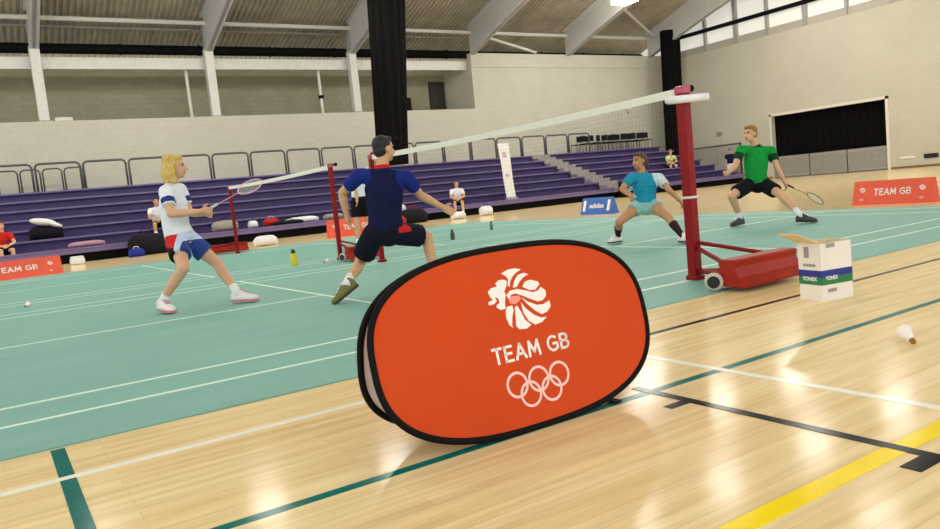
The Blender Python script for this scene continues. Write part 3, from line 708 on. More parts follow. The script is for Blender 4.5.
# ------------------------------------------------------------------ shuttlecocks
def shuttle(label, pos, axis, k=1.0, group='shuttlecocks'):
    """axis: from cork to the open skirt"""
    ax = V(axis).normalized(); pos = V(pos)
    t = thing('shuttlecock', label, 'shuttlecock', tuple(pos), group)
    a = ax.orthogonal().normalized(); b = ax.cross(a)
    ck = MB().lathe([(0.002, -0.012), (0.008, -0.010), (0.0128, -0.003), (0.0132, 0.012), (0.012, 0.013)], pos, ax, 14)
    obj('cork', ck, mat('cork_cap', (150, 110, 40), 0.7, 0.05), t, True)
    f = MB()
    for j in range(16):
        th = 2*PI*j/16; d = a*math.cos(th)+b*math.sin(th); s = ax.cross(d)
        r0, r1, w = 0.0095*k, 0.033*k, 0.0075*k
        q0 = pos+ax*0.012; q1 = pos+ax*(0.045*k); q2 = pos+ax*(0.078*k)
        f.add([q0+d*r0-s*0.001, q0+d*r0+s*0.001, q1+d*(r0*.45+r1*.55)+s*w*0.8, q2+d*r1+s*w, q2+d*r1*1.02, q2+d*r1-s*w, q1+d*(r0*.45+r1*.55)-s*w*0.8], [(0, 1, 2, 6), (6, 2, 3, 5), (5, 3, 4)])
    obj('feather_skirt', f, WHITE, t)
    return t
shuttle('white shuttlecock lying on the wood floor at the right', (-1.285, -2.362, 0.0135), (0.40, 0.60, 0.30), 1.1)
shuttle('white shuttlecock in flight just left of the nearest red post', (1.0, 1.61, 1.56), (-0.5, -0.6, 0.5), 1.15)
shuttle('shuttlecock lying on the green mat at the far left', (-4.47, 6.8, 0.02), (0.5, 0.8, 0.2))
shuttle('shuttlecock lying on the mat right of the drinks bottle', (-0.35, 7.1, 0.02), (0.9, 0.2, 0.2))

# drinks bottles
def bottle(label, pos, body, capc, h=0.22, r=0.035, group='drinks bottles'):
    pos = V(pos); t = thing('drinks_bottle', label, 'bottle', tuple(pos), group)
    obj('body', MB().lathe([(r*0.9, 0), (r, 0.01), (r, h*0.62), (r*0.85, h*0.68), (r*0.5, h*0.76)], pos, n=16), body, t, True)
    obj('cap', MB().lathe([(r*0.55, h*0.74), (r*0.6, h*0.8), (r*0.55, h*0.92), (r*0.25, h)], pos, n=14), capc, t, True)
bottle('yellow drinks bottle with black top standing on the mat left of a red post', (-0.72, 7.42, MZ), mat('yellow_plastic', (214, 196, 40), 0.4, 0.03), RUBBER, 0.26, 0.055)
bottle('dark drinks bottle standing on the mat right of the navy player', (2.77, 8.27, MZ), DGREY, RUBBER, 0.2, 0.04)
bottle('slim dark bottle standing on the mat behind the orange banner top', (4.6, 9.6, MZ), mat('teal_plastic', (70, 110, 110), 0.4, 0.03), RUBBER, 0.2, 0.035)

# ------------------------------------------------------------------ bags and kit along the benches
def sports_bag(label, c, d, colour, strap=BLACK, rot=0.0, group='kit bags along the benches'):
    c = V(c); t = thing('sports_bag', label, 'bag', tuple(c), group)
    R = Matrix.Rotation(rot, 3, 'Z'); m = MB(); rs = []
    for k in range(9):
        u = -1+2*k/8; s = (1-abs(u)**4)**0.5 if abs(u) < 1 else 0.35; s = max(s, 0.35)
        rs.append([c+R@V((u*d[0]/2, math.cos(a)*d[1]/2*s*(1 if math.sin(a) > -0.5 else 0.95), d[2]/2+max(-0.5, math.sin(a)*0.5)*d[2]*(s if math.sin(a) > 0 else 1))) for a in [2*PI*j/14 for j in range(14)]])
    obj('body', m.rings(rs), colour, t, True)
    hp = [c+R@V((-d[0]*0.2, -0.02, d[2]*0.9)), c+R@V((-d[0]*0.1, -0.03, d[2]*1.2)), c+R@V((d[0]*0.1, -0.03, d[2]*1.2)), c+R@V((d[0]*0.2, -0.02, d[2]*0.9))]
    obj('handle', MB().tube(hp, 0.012, 6), strap, t, True)
    return t
BLK_B = mat('black_bag_cloth', (28, 27, 34), 0.8, 0.15, 10); RED_B = mat('red_bag_cloth', (170, 40, 44), 0.8, 0.06, 10); WHT_B = mat('white_bag_cloth', (226, 226, 230), 0.7, 0.04, 10)
GRY_B = mat('grey_bag_cloth', (150, 146, 138), 0.8, 0.06, 10); BLU_B = mat('blue_bag_cloth', (40, 56, 150), 0.8, 0.08, 10)
R1, R2, R3 = Z0, Z0+DZ, Z0+2*DZ
sports_bag('black kit bag under a white cap on the second bench row at left', (-3.25, 20.7, R2), (0.85, 0.5, 0.42), BLK_B)
cap_ = MB().ell((-3.30, 20.55, R2+0.50), ((0.34, 0, -0.07), (0, 0.2, 0), (0.02, 0, 0.1))).ell((-3.02, 20.5, R2+0.40), ((0.2, 0, -0.07), (0, 0.15, 0), (0, 0, 0.07)))
tag(obj('white_towel', cap_, CLOTH_W, None, True), 'white towel draped over a black bag on the benches at left', 'towel')
sports_bag('pinkish flat racket bag on the first bench row at left', (-2.35, 19.75, R1), (0.95, 0.3, 0.16), mat('pink_bag_cloth', (180, 140, 158), 0.8, 0.06, 10))
sports_bag('big black kit bag on the floor by the seated person behind the blonde player', (-0.85, 19.15, 0), (1.05, 0.5, 0.62), BLK_B)
sports_bag('small white and blue bag on the floor left of the blonde player', (-1.25, 18.7, 0), (0.42, 0.3, 0.24), BLU_B, WHT_B)
tag(obj('cool_box', MB().bbox((-2.95, 18.2, 0), (-2.6, 18.5, 0.18), 0.05).bbox((-2.93, 18.22, 0.17), (-2.62, 18.48, 0.22), 0.02), WHT_B, None), 'small white box on the wood floor right of the left orange sign', 'box')
sports_bag('grey kit bag on the first bench row behind the blonde player hands', (1.55, 19.75, R1), (0.8, 0.4, 0.34), GRY_B)
sports_bag('white bag on the benches just right of the farthest red post', (2.45, 19.85, R1), (0.3, 0.3, 0.24), WHT_B)
sports_bag('red and white bag on the benches right of the farthest red post', (3.05, 19.85, R1), (0.5, 0.35, 0.26), RED_B, WHT_B)
sports_bag('long white racket bag on the benches left of the second court red post', (4.1, 19.9, R1), (1.2, 0.32, 0.2), WHT_B, BLACK, 0.1)
sports_bag('black racket bag on the benches under the long white bag', (3.55, 19.65, R1), (1.0, 0.25, 0.14), BLK_B, BLACK)
sports_bag('pale grey bag on the benches beside the second court red post', (5.2, 19.85, R1), (0.7, 0.3, 0.2), GRY_B, BLACK)
sports_bag('white bag on the wood floor right of the farthest red post', (1.45, 15.6, 0), (0.62, 0.34, 0.28), WHT_B)
sports_bag('black kit bag with red end on the floor right of the navy player', (7.6, 18.7, 0), (1.1, 0.5, 0.5), BLK_B, RED_B)
sports_bag('red kit bag on the floor right of the navy player', (6.75, 18.3, 0), (0.7, 0.4, 0.34), RED_B, WHT_B)
sports_bag('white bag on the front bench right of the navy player', (7.7, 19.75, R1), (0.42, 0.3, 0.26), WHT_B)
sports_bag('white bag on the floor in front of the seated man', (8.75, 17.6, 0), (0.55, 0.34, 0.26), WHT_B)
sports_bag('white and black bag on the floor right of the seated man', (10.1, 17.9, 0), (0.5, 0.4, 0.34), WHT_B, BLACK)
tag(obj('equipment_case', MB().bbox((17.9, 19.0, 0), (18.9, 19.35, 0.62), 0.03).bbox((17.95, 18.97, 0.3), (18.85, 19.02, 0.34), 0.01), BLACK), 'black equipment case at the foot of the grey aisle steps', 'case')

# black chairs stored on the top platform at the right of the benches
ch = thing('stacking_chair', '', 'chair', (0, 0, 0), 'black chairs stored behind the benches')
obj('seat', MB().bbox((-0.22, -0.22, 0.42), (0.22, 0.22, 0.46), 0.02), BLK_B, ch)
obj('backrest', MB().bbox((-0.21, 0.19, 0.56), (0.21, 0.23, 0.86), 0.02), BLK_B, ch)
for sx in (-1, 1):
    for sy in (-1, 1):
        obj('leg', MB().cyl((sx*0.2, sy*0.2, 0.44), (sx*0.22, sy*0.22, 0.0), 0.013, n=6).cyl((sx*0.2, 0.2, 0.44), (sx*0.2, 0.21, 0.6), 0.013, n=6), RAIL, ch)
CL = 'black chair in the cluster stored on the platform behind the benches'
ch['label'] = CL; ch.location = (21.9, 25.6, ZT)
k = 0
for r in range(2):
    for q in range(9):
        if r == 0 and q == 0: continue
        k += 1; dup(ch, (21.9+q*0.56+0.05*math.sin(k*3), 25.55+r*0.75+0.06*math.sin(k*5), ZT), CL, None, 0.5*math.sin(k*7)+(PI if r else 0))

# ------------------------------------------------------------------ people
def unit(v): v = V(v); v.normalize(); return v
FH = V((0.536, 0.844, 0)); RH = V((0.844, -0.536, 0))      # into the hall / to the right of it

def hand(mb, wrist, d, side, curl=0.5, thumb=1.0, k=1.0):
    """palm with four fingers and a thumb; d = pointing direction, side = towards the thumb"""
    d = unit(d); side = V(side); side = unit(side-d*side.dot(d)); nrm = d.cross(side)
    w = V(wrist)
    pc = w+d*0.045*k
    mb.cone(w, w+d*0.02*k, 0.026*k, 0.03*k)
    mb.ell(pc, (d*0.05*k, side*0.040*k, nrm*0.018*k))
    for i, (L1, off) in enumerate(((0.070, 0.029), (0.078, 0.010), (0.073, -0.010), (0.058, -0.028))):
        b = w+d*0.082*k+side*off*k
        c1 = curl*0.9; c2 = curl*1.9
        d1 = d*math.cos(c1)+nrm*math.sin(c1)+side*off*2.0; d2 = d*math.cos(c2)+nrm*math.sin(c2)+side*off*1.0
        d1.normalize(); d2.normalize()
        m = b+d1*L1*0.55*k; e = m+d2*L1*0.5*k
        mb.cone(b-d*0.02*k, m, 0.0098*k, 0.0092*k, n=8).cone(m, e, 0.0092*k, 0.008*k, n=8)
    b = w+d*0.028*k+side*0.032*k
    t1 = unit(d*0.65+side*0.75+nrm*0.25*thumb); m = b+t1*0.036*k; t2 = unit(d*0.9+side*0.2+nrm*0.5*thumb*curl)
    mb.cone(b-side*0.01*k, m, 0.0125*k, 0.011*k, n=8).cone(m, m+t2*0.03*k, 0.011*k, 0.009*k, n=8)

def shoe(mb, ankle, toe, k=1.0):
    a = V(ankle); t = V(toe); f = unit(t-a)
    fl = V((f.x, f.y, 0)); fl.normalize()
    slope = (t.z+0.0-(a.z-0.07))/max(0.1, (V((t.x, t.y))-V((a.x, a.y))).length)
    d = unit(fl+V((0, 0, slope))); s = unit(d.cross(V((0, 0, 1)))); u = s.cross(d)
    heel = a-u*0.055*k-d*0.055*k
    rs = []
    for q, w, h, dn in ((-0.012, 0.026, 0.045, 0.02), (0.01, 0.040, 0.085, 0.028), (0.06, 0.044, 0.098, 0.03), (0.11, 0.044, 0.078, 0.03), (0.17, 0.048, 0.050, 0.03), (0.22, 0.046, 0.032, 0.03), (0.255, 0.036, 0.024, 0.028), (0.275, 0.018, 0.014, 0.02)):
        c = heel+d*q*k
        rs.append([c+s*w*k*math.cos(b)+u*((h if math.sin(b) > 0 else dn)*k*math.sin(b)*(1 if math.sin(b) > 0 else 1)) for b in [2*PI*j/16 for j in range(16)]])
    mb.rings(rs)
    so = MB(); rs2 = []
    for q, w in ((-0.012, 0.026), (0.01, 0.038), (0.08, 0.041), (0.16, 0.049), (0.22, 0.049), (0.26, 0.036), (0.28, 0.016)):
        c = heel+d*q*k
        rs2.append([c+s*w*k-u*0.034*k, c-s*w*k-u*0.034*k, c-s*w*k-u*0.014*k, c+s*w*k-u*0.014*k])
    so.rings(rs2)
    lo = min(p.z for r in rs2 for p in r)
    return so, lo, (heel, d, s, u)

def head_parts(mb, c, face, up, k=1.0):
    c = V(c); f = unit(face); up = V(up); up = unit(up-f*up.dot(f)); s = f.cross(up)
    mb.ell(c+up*0.025*k-f*0.012*k, (f*0.098*k, s*0.076*k, up*0.092*k), nu=18, nv=12)
    mb.ell(c-up*0.035*k+f*0.022*k, (f*0.068*k, s*0.060*k, up*0.078*k), nu=16, nv=10)
    mb.ell(c-up*0.092*k+f*0.056*k, (f*0.026*k, s*0.030*k, up*0.022*k))
    mb.cone(c+f*0.086*k+up*0.005*k, c+f*0.108*k-up*0.032*k, 0.010*k, 0.016*k, n=8)
    mb.ell(c+f*0.078*k+up*0.030*k, (f*0.016*k, s*0.052*k, up*0.012*k))
    mb.ell(c+f*0.080*k-up*0.066*k, (f*0.014*k, s*0.027*k, up*0.010*k))
    for q in (-1, 1): mb.ell(c+s*q*0.078*k-up*0.012*k-f*0.01*k, (f*0.018*k, s*0.010*k, up*0.032*k))
    return f, s, up

def person(label, J, sides, o):
    """o: style dictionary.  J: joints in metres"""
    J = {k: V(v) for k, v in J.items()}; a, b = sides
    base = V((J['pelvis'].x, J['pelvis'].y, o.get('base', 0)))
    t = thing('person', label, 'person', tuple(base), o.get('group'))
    vx = o.get('voxel', 0.008); k = o.get('k', 1.0)
    across = unit(J['sh'+b]-J['sh'+a])
    body = MB()
    up = unit(J['neck']-J['chest'])
    tor = [J['pelvis']-unit(J['waist']-J['pelvis'])*0.07, J['pelvis'], J['waist'], J['chest'], J['chest']*0.35+J['neck']*0.65]
    sw = ((J['sh'+a]-J['sh'+b]).length*0.5)
    cw = max(0.125, min(0.165, sw*0.95))*k
    body.tube(tor, [0.13*k, 0.155*k, 0.128*k, cw, cw*0.80], 20, side=across, ry=[0.11*k, 0.118*k, 0.098*k, 0.112*k, 0.085*k])
    body.cone(J['neck']-up*0.06, J['neck']*0.45+J['head']*0.55, 0.062*k, 0.054*k)
    for s in sides:
        ds = unit(J['el'+s]-J['sh'+s])
        body.cone(J['chest']*0.3+J['neck']*0.7-up*0.02, J['sh'+s], 0.066*k, 0.058*k)
        body.cone(J['sh'+s], J['el'+s], 0.055*k, 0.040*k)
        fd = unit(J['ha'+s]-J['el'+s]); wr = J['ha'+s]-fd*0.045
        mid = J['el'+s]*0.68+wr*0.32
        body.cone(J['el'+s], mid, 0.039*k, 0.042*k).cone(mid, wr, 0.042*k, 0.026*k)
        hs = o.get('hand', {}).get(s, {})
        hand(body, wr, hs.get('d', fd), hs.get('side', (0, 0, 1)), hs.get('curl', 0.45), k=o.get('hk', 1.0))
        body.cone(J['pelvis'], J['hip'+s], 0.10*k, 0.095*k)
        th = J['hip'+s]*0.65+J['kn'+s]*0.35
        body.cone(J['hip'+s], th, 0.092*k, 0.080*k).cone(th, J['kn'+s], 0.080*k, 0.056*k)
        cf = J['kn'+s]*0.68+J['an'+s]*0.32
        bk = unit(V((J['an'+s]-J['toe'+s]).xy.to_3d()))*0.012
        body.cone(J['kn'+s], cf+bk, 0.054*k, 0.056*k).cone(cf+bk, J['an'+s], 0.056*k, 0.034*k)
        body.cone(J['an'+s], J['an'+s]*0.5+J['toe'+s]*0.5+V((0, 0, 0.0)), 0.033*k, 0.020*k)
    f, s_, u_ = head_parts(body, J['head'], o['face'], o.get('up', J['head']-J['neck']), k*o.get('headk', 1.0))
    hk = k*o.get('headk', 1.0); H = J['head']
    eyes = [H+f*0.084*hk+u_*0.012*hk+s_*q*0.032*hk for q in (-1, 1)]
    brows = [H+f*0.088*hk+u_*0.036*hk+s_*q*0.034*hk for q in (-1, 1)]
    mouth = H+f*0.094*hk-u_*0.066*hk
    def in_mouth(c): d = c-mouth; return abs(d.dot(u_)) < 0.009*hk and abs(d.dot(s_)) < 0.026*hk and abs(d.dot(f)) < 0.03
    zones = [(1, in_mouth), (2, lambda c: any((c-e).length < 0.0135*hk for e in eyes)), (3, lambda c: any(abs((c-e).dot(u_)) < 0.007*hk and abs((c-e).dot(s_)) < 0.020*hk and abs((c-e).dot(f)) < 0.03 for e in brows))]
    blob('body', body, [o['skin'], LIP, EYE, o['hair_mat']], t, vx, 3, zones)
    # shirt
    sh = MB(); e = 0.018
    hem = J['pelvis']*(1-o.get('hem', 0.35))+J['waist']*o.get('hem', 0.35)
    sh.tube([hem, J['waist'], J['chest'], J['chest']*0.3+J['neck']*0.7], [0.150*k+e, 0.138*k+e, cw+e, cw*0.78+e*0.6], 22, side=across, ry=[0.122*k+e, 0.106*k+e, 0.114*k+e, 0.088*k+e*0.6])
    sh.cone(J['chest']*0.35+J['neck']*0.65, J['neck']+up*0.005, 0.10*k, 0.068*k, flat_b=True)
    sl = o.get('sleeve', 0.62)
    for s in sides:
        sh.cone(J['chest']*0.32+J['neck']*0.68-up*0.02, J['sh'+s], 0.076*k, 0.072*k)
        se = J['sh'+s]*(1-sl)+J['el'+s]*sl
        sh.cone(J['sh'+s], se, 0.072*k, 0.066*k, flat_b=True)
    blob('shirt', sh, o['shirt'], t, vx*1.15, 3, o.get('shirt_zones'))
    if o.get('collar'):
        col = MB().tube([J['neck']-up*0.03+V((0, 0, 0)), J['neck']+up*0.03], [0.082*k, 0.070*k], 20)
        blob('collar', col, o['collar'], t, vx, 2)
    # shorts
    st = MB(); sl = o.get('leg', 0.55)
    st.tube([J['pelvis']-unit(J['waist']-J['pelvis'])*0.05, J['pelvis'], J['pelvis']*0.55+J['waist']*0.45], [0.150*k, 0.172*k, 0.150*k], 22, side=across, ry=[0.125*k, 0.136*k, 0.122*k])
    for s in sides:
        en = J['hip'+s]*(1-sl)+J['kn'+s]*sl
        st.cone(J['hip'+s], en, 0.108*k, o.get('leg_r', 0.100)*k, flat_b=True)
    st.ell(J['pelvis']*0.5+(J['hip'+a]+J['hip'+b])*0.25-V((0, 0, 0.03)), (across*0.13*k, V((across.y, -across.x, 0))*0.12*k, V((0, 0, 0.12*k))))
    blob('shorts', st, o['shorts'], t, vx*1.15, 2, o.get('shorts_zones'))
    for s in sides:
        if o.get('sock'):
            q = o.get('sock_h', 0.3); an = J['an'+s]; kn = J['kn'+s]
            m_ = an*(1-q)+kn*q
            obj('sock', MB().tube([an-unit(kn-an)*0.04, an*0.7+m_*0.3, m_], [0.040*k, 0.041*k, (0.044 if q < 0.4 else 0.062)*k], 14), o['sock'], t, True)
        up_ = MB(); so, lo, fr_ = shoe(up_, J['an'+s], J['toe'+s], k)
        shu = obj('shoe', up_, o['shoe'], t, True)
        obj('sole', so, o['sole'], shu)
        heel, d, s2, u2 = fr_
        lc = MB()
        for i in range(4):
            c = heel+d*(0.10+i*0.025)*k+u2*(0.086-i*0.012)*k
            lc.cyl(c-s2*0.022*k, c+s2*0.022*k, 0.005, n=6)
        obj('laces', lc, o.get('lace', WHITE), shu)
    # hair
    if o.get('hair') != 'none':
        hr = MB(); H = J['head']
        hr.ell(H+u_*0.045*hk-f*0.026*hk, (f*0.096*hk, s_*0.083*hk, u_*0.084*hk), nu=18, nv=12)
        hr.ell(H-f*0.052*hk-u_*0.005*hk, (f*0.060*hk, s_*0.076*hk, u_*0.075*hk), nu=16, nv=10)
        hr.ell(H+u_*0.088*hk+f*0.035*hk, (f*0.05*hk, s_*0.062*hk, u_*0.032*hk))
        if o.get('hair') == 'long':
            random.seed(3)
            for j in range(16):
                an = -1.5+3.0*j/15
                p0 = H-f*math.cos(an)*0.085*hk+s_*math.sin(an)*0.085*hk+u_*0.03*hk
                p1 = p0-u_*(0.08+0.03*random.random())*hk-f*0.03*hk*math.cos(an)
                p2 = p1-u_*(0.06+0.03*random.random())*hk+f*0.01*hk
                p1 = p1+s_*0.02*math.sin(j*2.3)*hk-f*0.015*math.cos(j*1.7)*hk
                hr.cone(p0, p1, 0.028*hk, 0.027*hk, n=8).cone(p1, p2, 0.027*hk, 0.012*hk, n=8)
            for j in range(10):
                an = 2*PI*j/10
                hr.sph(H+u_*(0.075+0.02*random.random())*hk-f*0.02*hk+f*math.cos(an)*0.07*hk+s_*math.sin(an)*0.06*hk, 0.034*hk, nu=8, nv=6)
        if o.get('hair') == 'tied':
            hr.ell(H-f*0.125*hk+u_*0.02*hk, (f*0.04*hk, s_*0.04*hk, u_*0.04*hk))
            hr.cone(H-f*0.14*hk, H-f*0.16*hk-u_*0.11*hk, 0.03*hk, 0.014*hk)
        blob('hair', hr, o['hair_mat'], t, vx, 2)
    if o.get('cap'):
        cpm = MB().ell(J['head']+u_*0.055*hk-f*0.012*hk, (f*0.108*hk, s_*0.09*hk, u_*0.082*hk)).ell(J['head']+u_*0.05*hk+f*0.12*hk, (f*0.07*hk, s_*0.06*hk, u_*0.010*hk))
        blob('cap', cpm, o['cap'], t, vx, 1)
    return t

BLONDE = dict(head=(-3.087, 3.855, 1.435), neck=(-3.132, 3.884, 1.269), chest=(-3.145, 3.892, 1.079), waist=(-3.146, 3.893, 0.845), pelvis=(-3.119, 3.876, 0.709), shN=(-3.221, 3.774, 1.190), shF=(-3.040, 3.991, 1.207), elN=(-3.230, 3.638, 0.968), elF=(-2.986, 3.928, 0.963), haN=(-2.913, 3.603, 0.966), haF=(-2.848, 3.727, 0.933), hipN=(-3.178, 3.830, 0.706), hipF=(-3.052, 3.916, 0.701), knN=(-3.207, 3.498, 0.436), knF=(-2.805, 3.837, 0.422), anN=(-3.413, 3.712, 0.120), anF=(-2.716, 3.543, 0.115), toeN=(-3.364, 3.549, 0.040), toeF=(-2.594, 3.425, 0.040))
NAVY = dict(head=(-1.581, 2.179, 1.367), neck=(-1.626, 2.172, 1.194), chest=(-1.628, 2.173, 1.009), waist=(-1.642, 2.182, 0.768), pelvis=(-1.633, 2.212, 0.637), shL=(-1.820, 2.272, 1.141), shR=(-1.426, 2.081, 1.080), elL=(-1.914, 2.488, 1.003), elR=(-1.268, 2.151, 0.912), haL=(-1.877, 2.509, 0.734), haR=(-1.120, 1.946, 0.757), hipL=(-1.754, 2.230, 0.594), hipR=(-1.535, 2.173, 0.569), knL=(-1.809, 2.492, 0.332), knR=(-1.182, 2.252, 0.509), anL=(-2.095, 2.190, 0.186), anR=(-1.266, 1.997, 0.109), toeL=(-2.168, 2.226, 0.050), toeR=(-1.100, 2.034, 0.040))
WOMAN = dict(head=(2.443, 2.915, 1.072), neck=(2.494, 2.930, 0.901), chest=(2.533, 2.929, 0.768), waist=(2.538, 2.950, 0.611), pelvis=(2.531, 2.954, 0.507), shL=(2.341, 2.980, 0.864), shR=(2.708, 2.842, 0.827), elL=(2.174, 2.988, 0.735), elR=(2.633, 2.618, 0.664), haL=(2.176, 2.824, 0.624), haR=(2.789, 2.589, 0.507), hipL=(2.449, 2.983, 0.489), hipR=(2.593, 2.891, 0.485), knL=(2.113, 3.028, 0.315), knR=(2.482, 2.529, 0.329), anL=(2.352, 3.318, 0.105), anR=(2.376, 2.229, 0.105), toeL=(2.184, 3.293, 0.040), toeR=(2.341, 2.063, 0.040))
GREEN = dict(head=(4.589, 2.813, 1.317), neck=(4.705, 2.810, 1.154), chest=(4.694, 2.817, 0.939), waist=(4.683, 2.825, 0.724), pelvis=(4.707, 2.833, 0.621), shL=(4.494, 2.909, 1.103), shR=(4.910, 2.716, 1.047), elL=(4.346, 2.915, 0.883), elR=(4.868, 2.603, 0.809), haL=(4.122, 2.849, 0.808), haR=(4.935, 2.522, 0.541), hipL=(4.602, 2.875, 0.603), hipR=(4.761, 2.774, 0.584), knL=(4.210, 2.911, 0.464), knR=(4.626, 2.412, 0.432), anL=(4.474, 2.984, 0.120), anR=(4.644, 2.117, 0.120), toeL=(4.304, 2.978, 0.040), toeR=(4.662, 1.948, 0.040))

H_BLONDE = mat('hair_blonde', (206, 176, 104), 0.7, 0.14, 40)
H_BLACK = mat('hair_black', (22, 20, 22), 0.6, 0.1, 30)
H_BROWN = mat('hair_brown', (84, 56, 38), 0.6, 0.1, 30)
H_FAIR = mat('hair_dark_blond', (150, 112, 68), 0.7, 0.1, 30)
S_WHITE = mat('shirt_white', (228, 232, 240), 0.85, 0.03, 20); S_NAVYP = mat('shirt_navy_panel', (40, 58, 128), 0.85, 0.04, 20)
S_PALEB = mat('shorts_pale_blue', (196, 210, 234), 0.85, 0.03, 20); S_BLUE = mat('shorts_blue', (50, 72, 140), 0.85, 0.06, 20)
S_RED = mat('cloth_red', (196, 40, 38), 0.85, 0.04, 20); S_BLACK = mat('cloth_black', (20, 20, 24), 0.85, 0.08, 20)
S_NAVY = mat('shirt_navy', (20, 25, 62), 0.85, 0.08, 16); S_ROYAL = mat('shirt_royal_blue', (28, 44, 122), 0.85, 0.06, 16)
S_TURQ = mat('shirt_turquoise', (34, 146, 178), 0.85, 0.06, 16); S_AQUA = mat('skirt_pale_aqua', (150, 196, 196), 0.85, 0.05, 16)
S_GREEN = mat('shirt_green', (22, 146, 62), 0.85, 0.06, 16); S_GREEND = mat('shirt_dark_green', (14, 62, 38), 0.85, 0.06, 16)
SHOE_W = mat('shoe_white', (236, 230, 230), 0.5, 0.03, 20); SHOE_P = mat('shoe_sole_pink', (196, 120, 120), 0.5, 0.05, 20)
SHOE_O = mat('shoe_olive', (110, 104, 48), 0.6, 0.08, 20); SHOE_D = mat('shoe_dark', (48, 52, 60), 0.6, 0.08, 20); SOLE_D = mat('sole_dark', (50, 46, 40), 0.6, 0.05, 20)
SOCK_D = mat('sock_dark', (44, 32, 28), 0.85, 0.06, 20)

B = {k: V(v) for k, v in BLONDE.items()}
upper = lambda c, s: (c-(B['sh'+s]*0.72+B['el'+s]*0.28)).length
def bl_panel(c):
    return any(abs((c-(B['sh'+s]*0.55+B['el'+s]*0.45)).dot(unit(B['el'+s]-B['sh'+s]))) < 0.03 and (c-(B['sh'+s]*0.6+B['el'+s]*0.4)).length < 0.09 for s in 'NF')
def sh_side(c): return (c-B['hipN']).dot(RH) < 0.055 and c.z > 0.635
def sh_blk(c): return (c-B['hipN']).dot(RH) < 0.055+(0.635-c.z)*0.3 and c.z <= 0.635
def sh_blue(c): return (c-B['hipN']).dot(RH) > 0.115 and c.z < 0.69
person('blonde person in white shirt holding a pale racket in front with both hands', BLONDE, 'NF', dict(
    face=RH*0.95+FH*0.25, up=V((0, 0, 1)), skin=SKIN, hair='long', hair_mat=H_BLONDE, shirt=[S_WHITE, S_NAVYP], shirt_zones=[(1, bl_panel)],
    shorts=[S_PALEB, S_RED, S_BLACK, S_BLUE], shorts_zones=[(1, sh_side), (2, sh_blk), (3, sh_blue)], sock=CLOTH_W, sock_h=0.22, shoe=SHOE_W, sole=SHOE_P, lace=mat('lace_pink', (200, 110, 120), 0.6, 0.03),
    hand=dict(N=dict(side=(0, 0, 1), curl=1.0), F=dict(side=(0, 0, 1), curl=1.0)), hem=0.28, leg=0.60, leg_r=0.106, base=MZ))
def nv_roy(c): return any((c-V(NAVY['sh'+s])).length < 0.13 or (c-(V(NAVY['sh'+s])*0.5+V(NAVY['el'+s])*0.5)).length < 0.12 for s in 'LR')
def nv_red(c): d = c-V(NAVY['hipR']); return d.dot(RH) > 0.02 and c.z > 0.58 and d.dot(-FH) > 0.0 and d.dot(RH) < 0.13
person('person in navy shirt and red collar lunging, seen from behind above the orange banner', NAVY, 'LR', dict(
    face=RH*0.75+FH*0.65, up=V((0.0, 0, 1)), skin=SKIN2, hair='short', hair_mat=H_BLACK, shirt=[S_NAVY, S_ROYAL], shirt_zones=[(1, nv_roy)], collar=S_RED,
    shorts=[mat('shorts_navy_black', (20, 22, 38), 0.85, 0.08, 16), S_RED], shorts_zones=[(1, nv_red)], sock=CLOTH_W, sock_h=0.28, shoe=SHOE_O, sole=SOLE_D, hem=0.15, leg=0.72, leg_r=0.112,
    hand=dict(R=dict(side=(-0.2, 0.4, 0.8), curl=0.35), L=dict(side=FH, curl=0.6)), base=MZ))
def wm_white(c): return (c-V(WOMAN['shR'])).length < 0.13 or (c-(V(WOMAN['shR'])*0.5+V(WOMAN['elR'])*0.5)).length < 0.10
person('person in turquoise shirt and pale skirt crouching ready beyond the net', WOMAN, 'LR', dict(
    face=-RH*0.8-FH*0.45, up=V((-0.15, 0, 1)), skin=SKIN3, hair='tied', hair_mat=H_BROWN, shirt=[S_TURQ, mat('shirt_pale_sleeve', (206, 222, 228), 0.85, 0.03, 16)], shirt_zones=[(1, wm_white)],
    shorts=[S_AQUA], sock=SOCK_D, sock_h=0.62, shoe=SHOE_W, sole=SOLE_D, hem=0.2, leg=0.30, leg_r=0.105, k=0.93,
    hand=dict(L=dict(side=(0, 0, 1), curl=1.0), R=dict(side=-FH, curl=0.5)), base=MZ))
def gr_dark(c): return any((c-(V(GREEN['sh'+s])*0.45+V(GREEN['el'+s])*0.55)).length < 0.105 for s in 'LR') or (c-V(GREEN['neck'])).length < 0.095
person('person in green shirt and black shorts standing in a wide stance near the orange sign', GREEN, 'LR', dict(
    face=-RH*0.8-FH*0.5, up=V((-0.05, 0, 1)), skin=SKIN, hair='short', hair_mat=H_FAIR, shirt=[S_GREEN, S_GREEND], shirt_zones=[(1, gr_dark)],
    shorts=[S_BLACK], sock=CLOTH_W, sock_h=0.3, shoe=SHOE_D, sole=SOLE_D, hem=0.15, leg=0.72, leg_r=0.105,
    hand=dict(R=dict(side=-FH, curl=1.0), L=dict(side=(0, 0, 1), curl=1.1)), base=MZ))

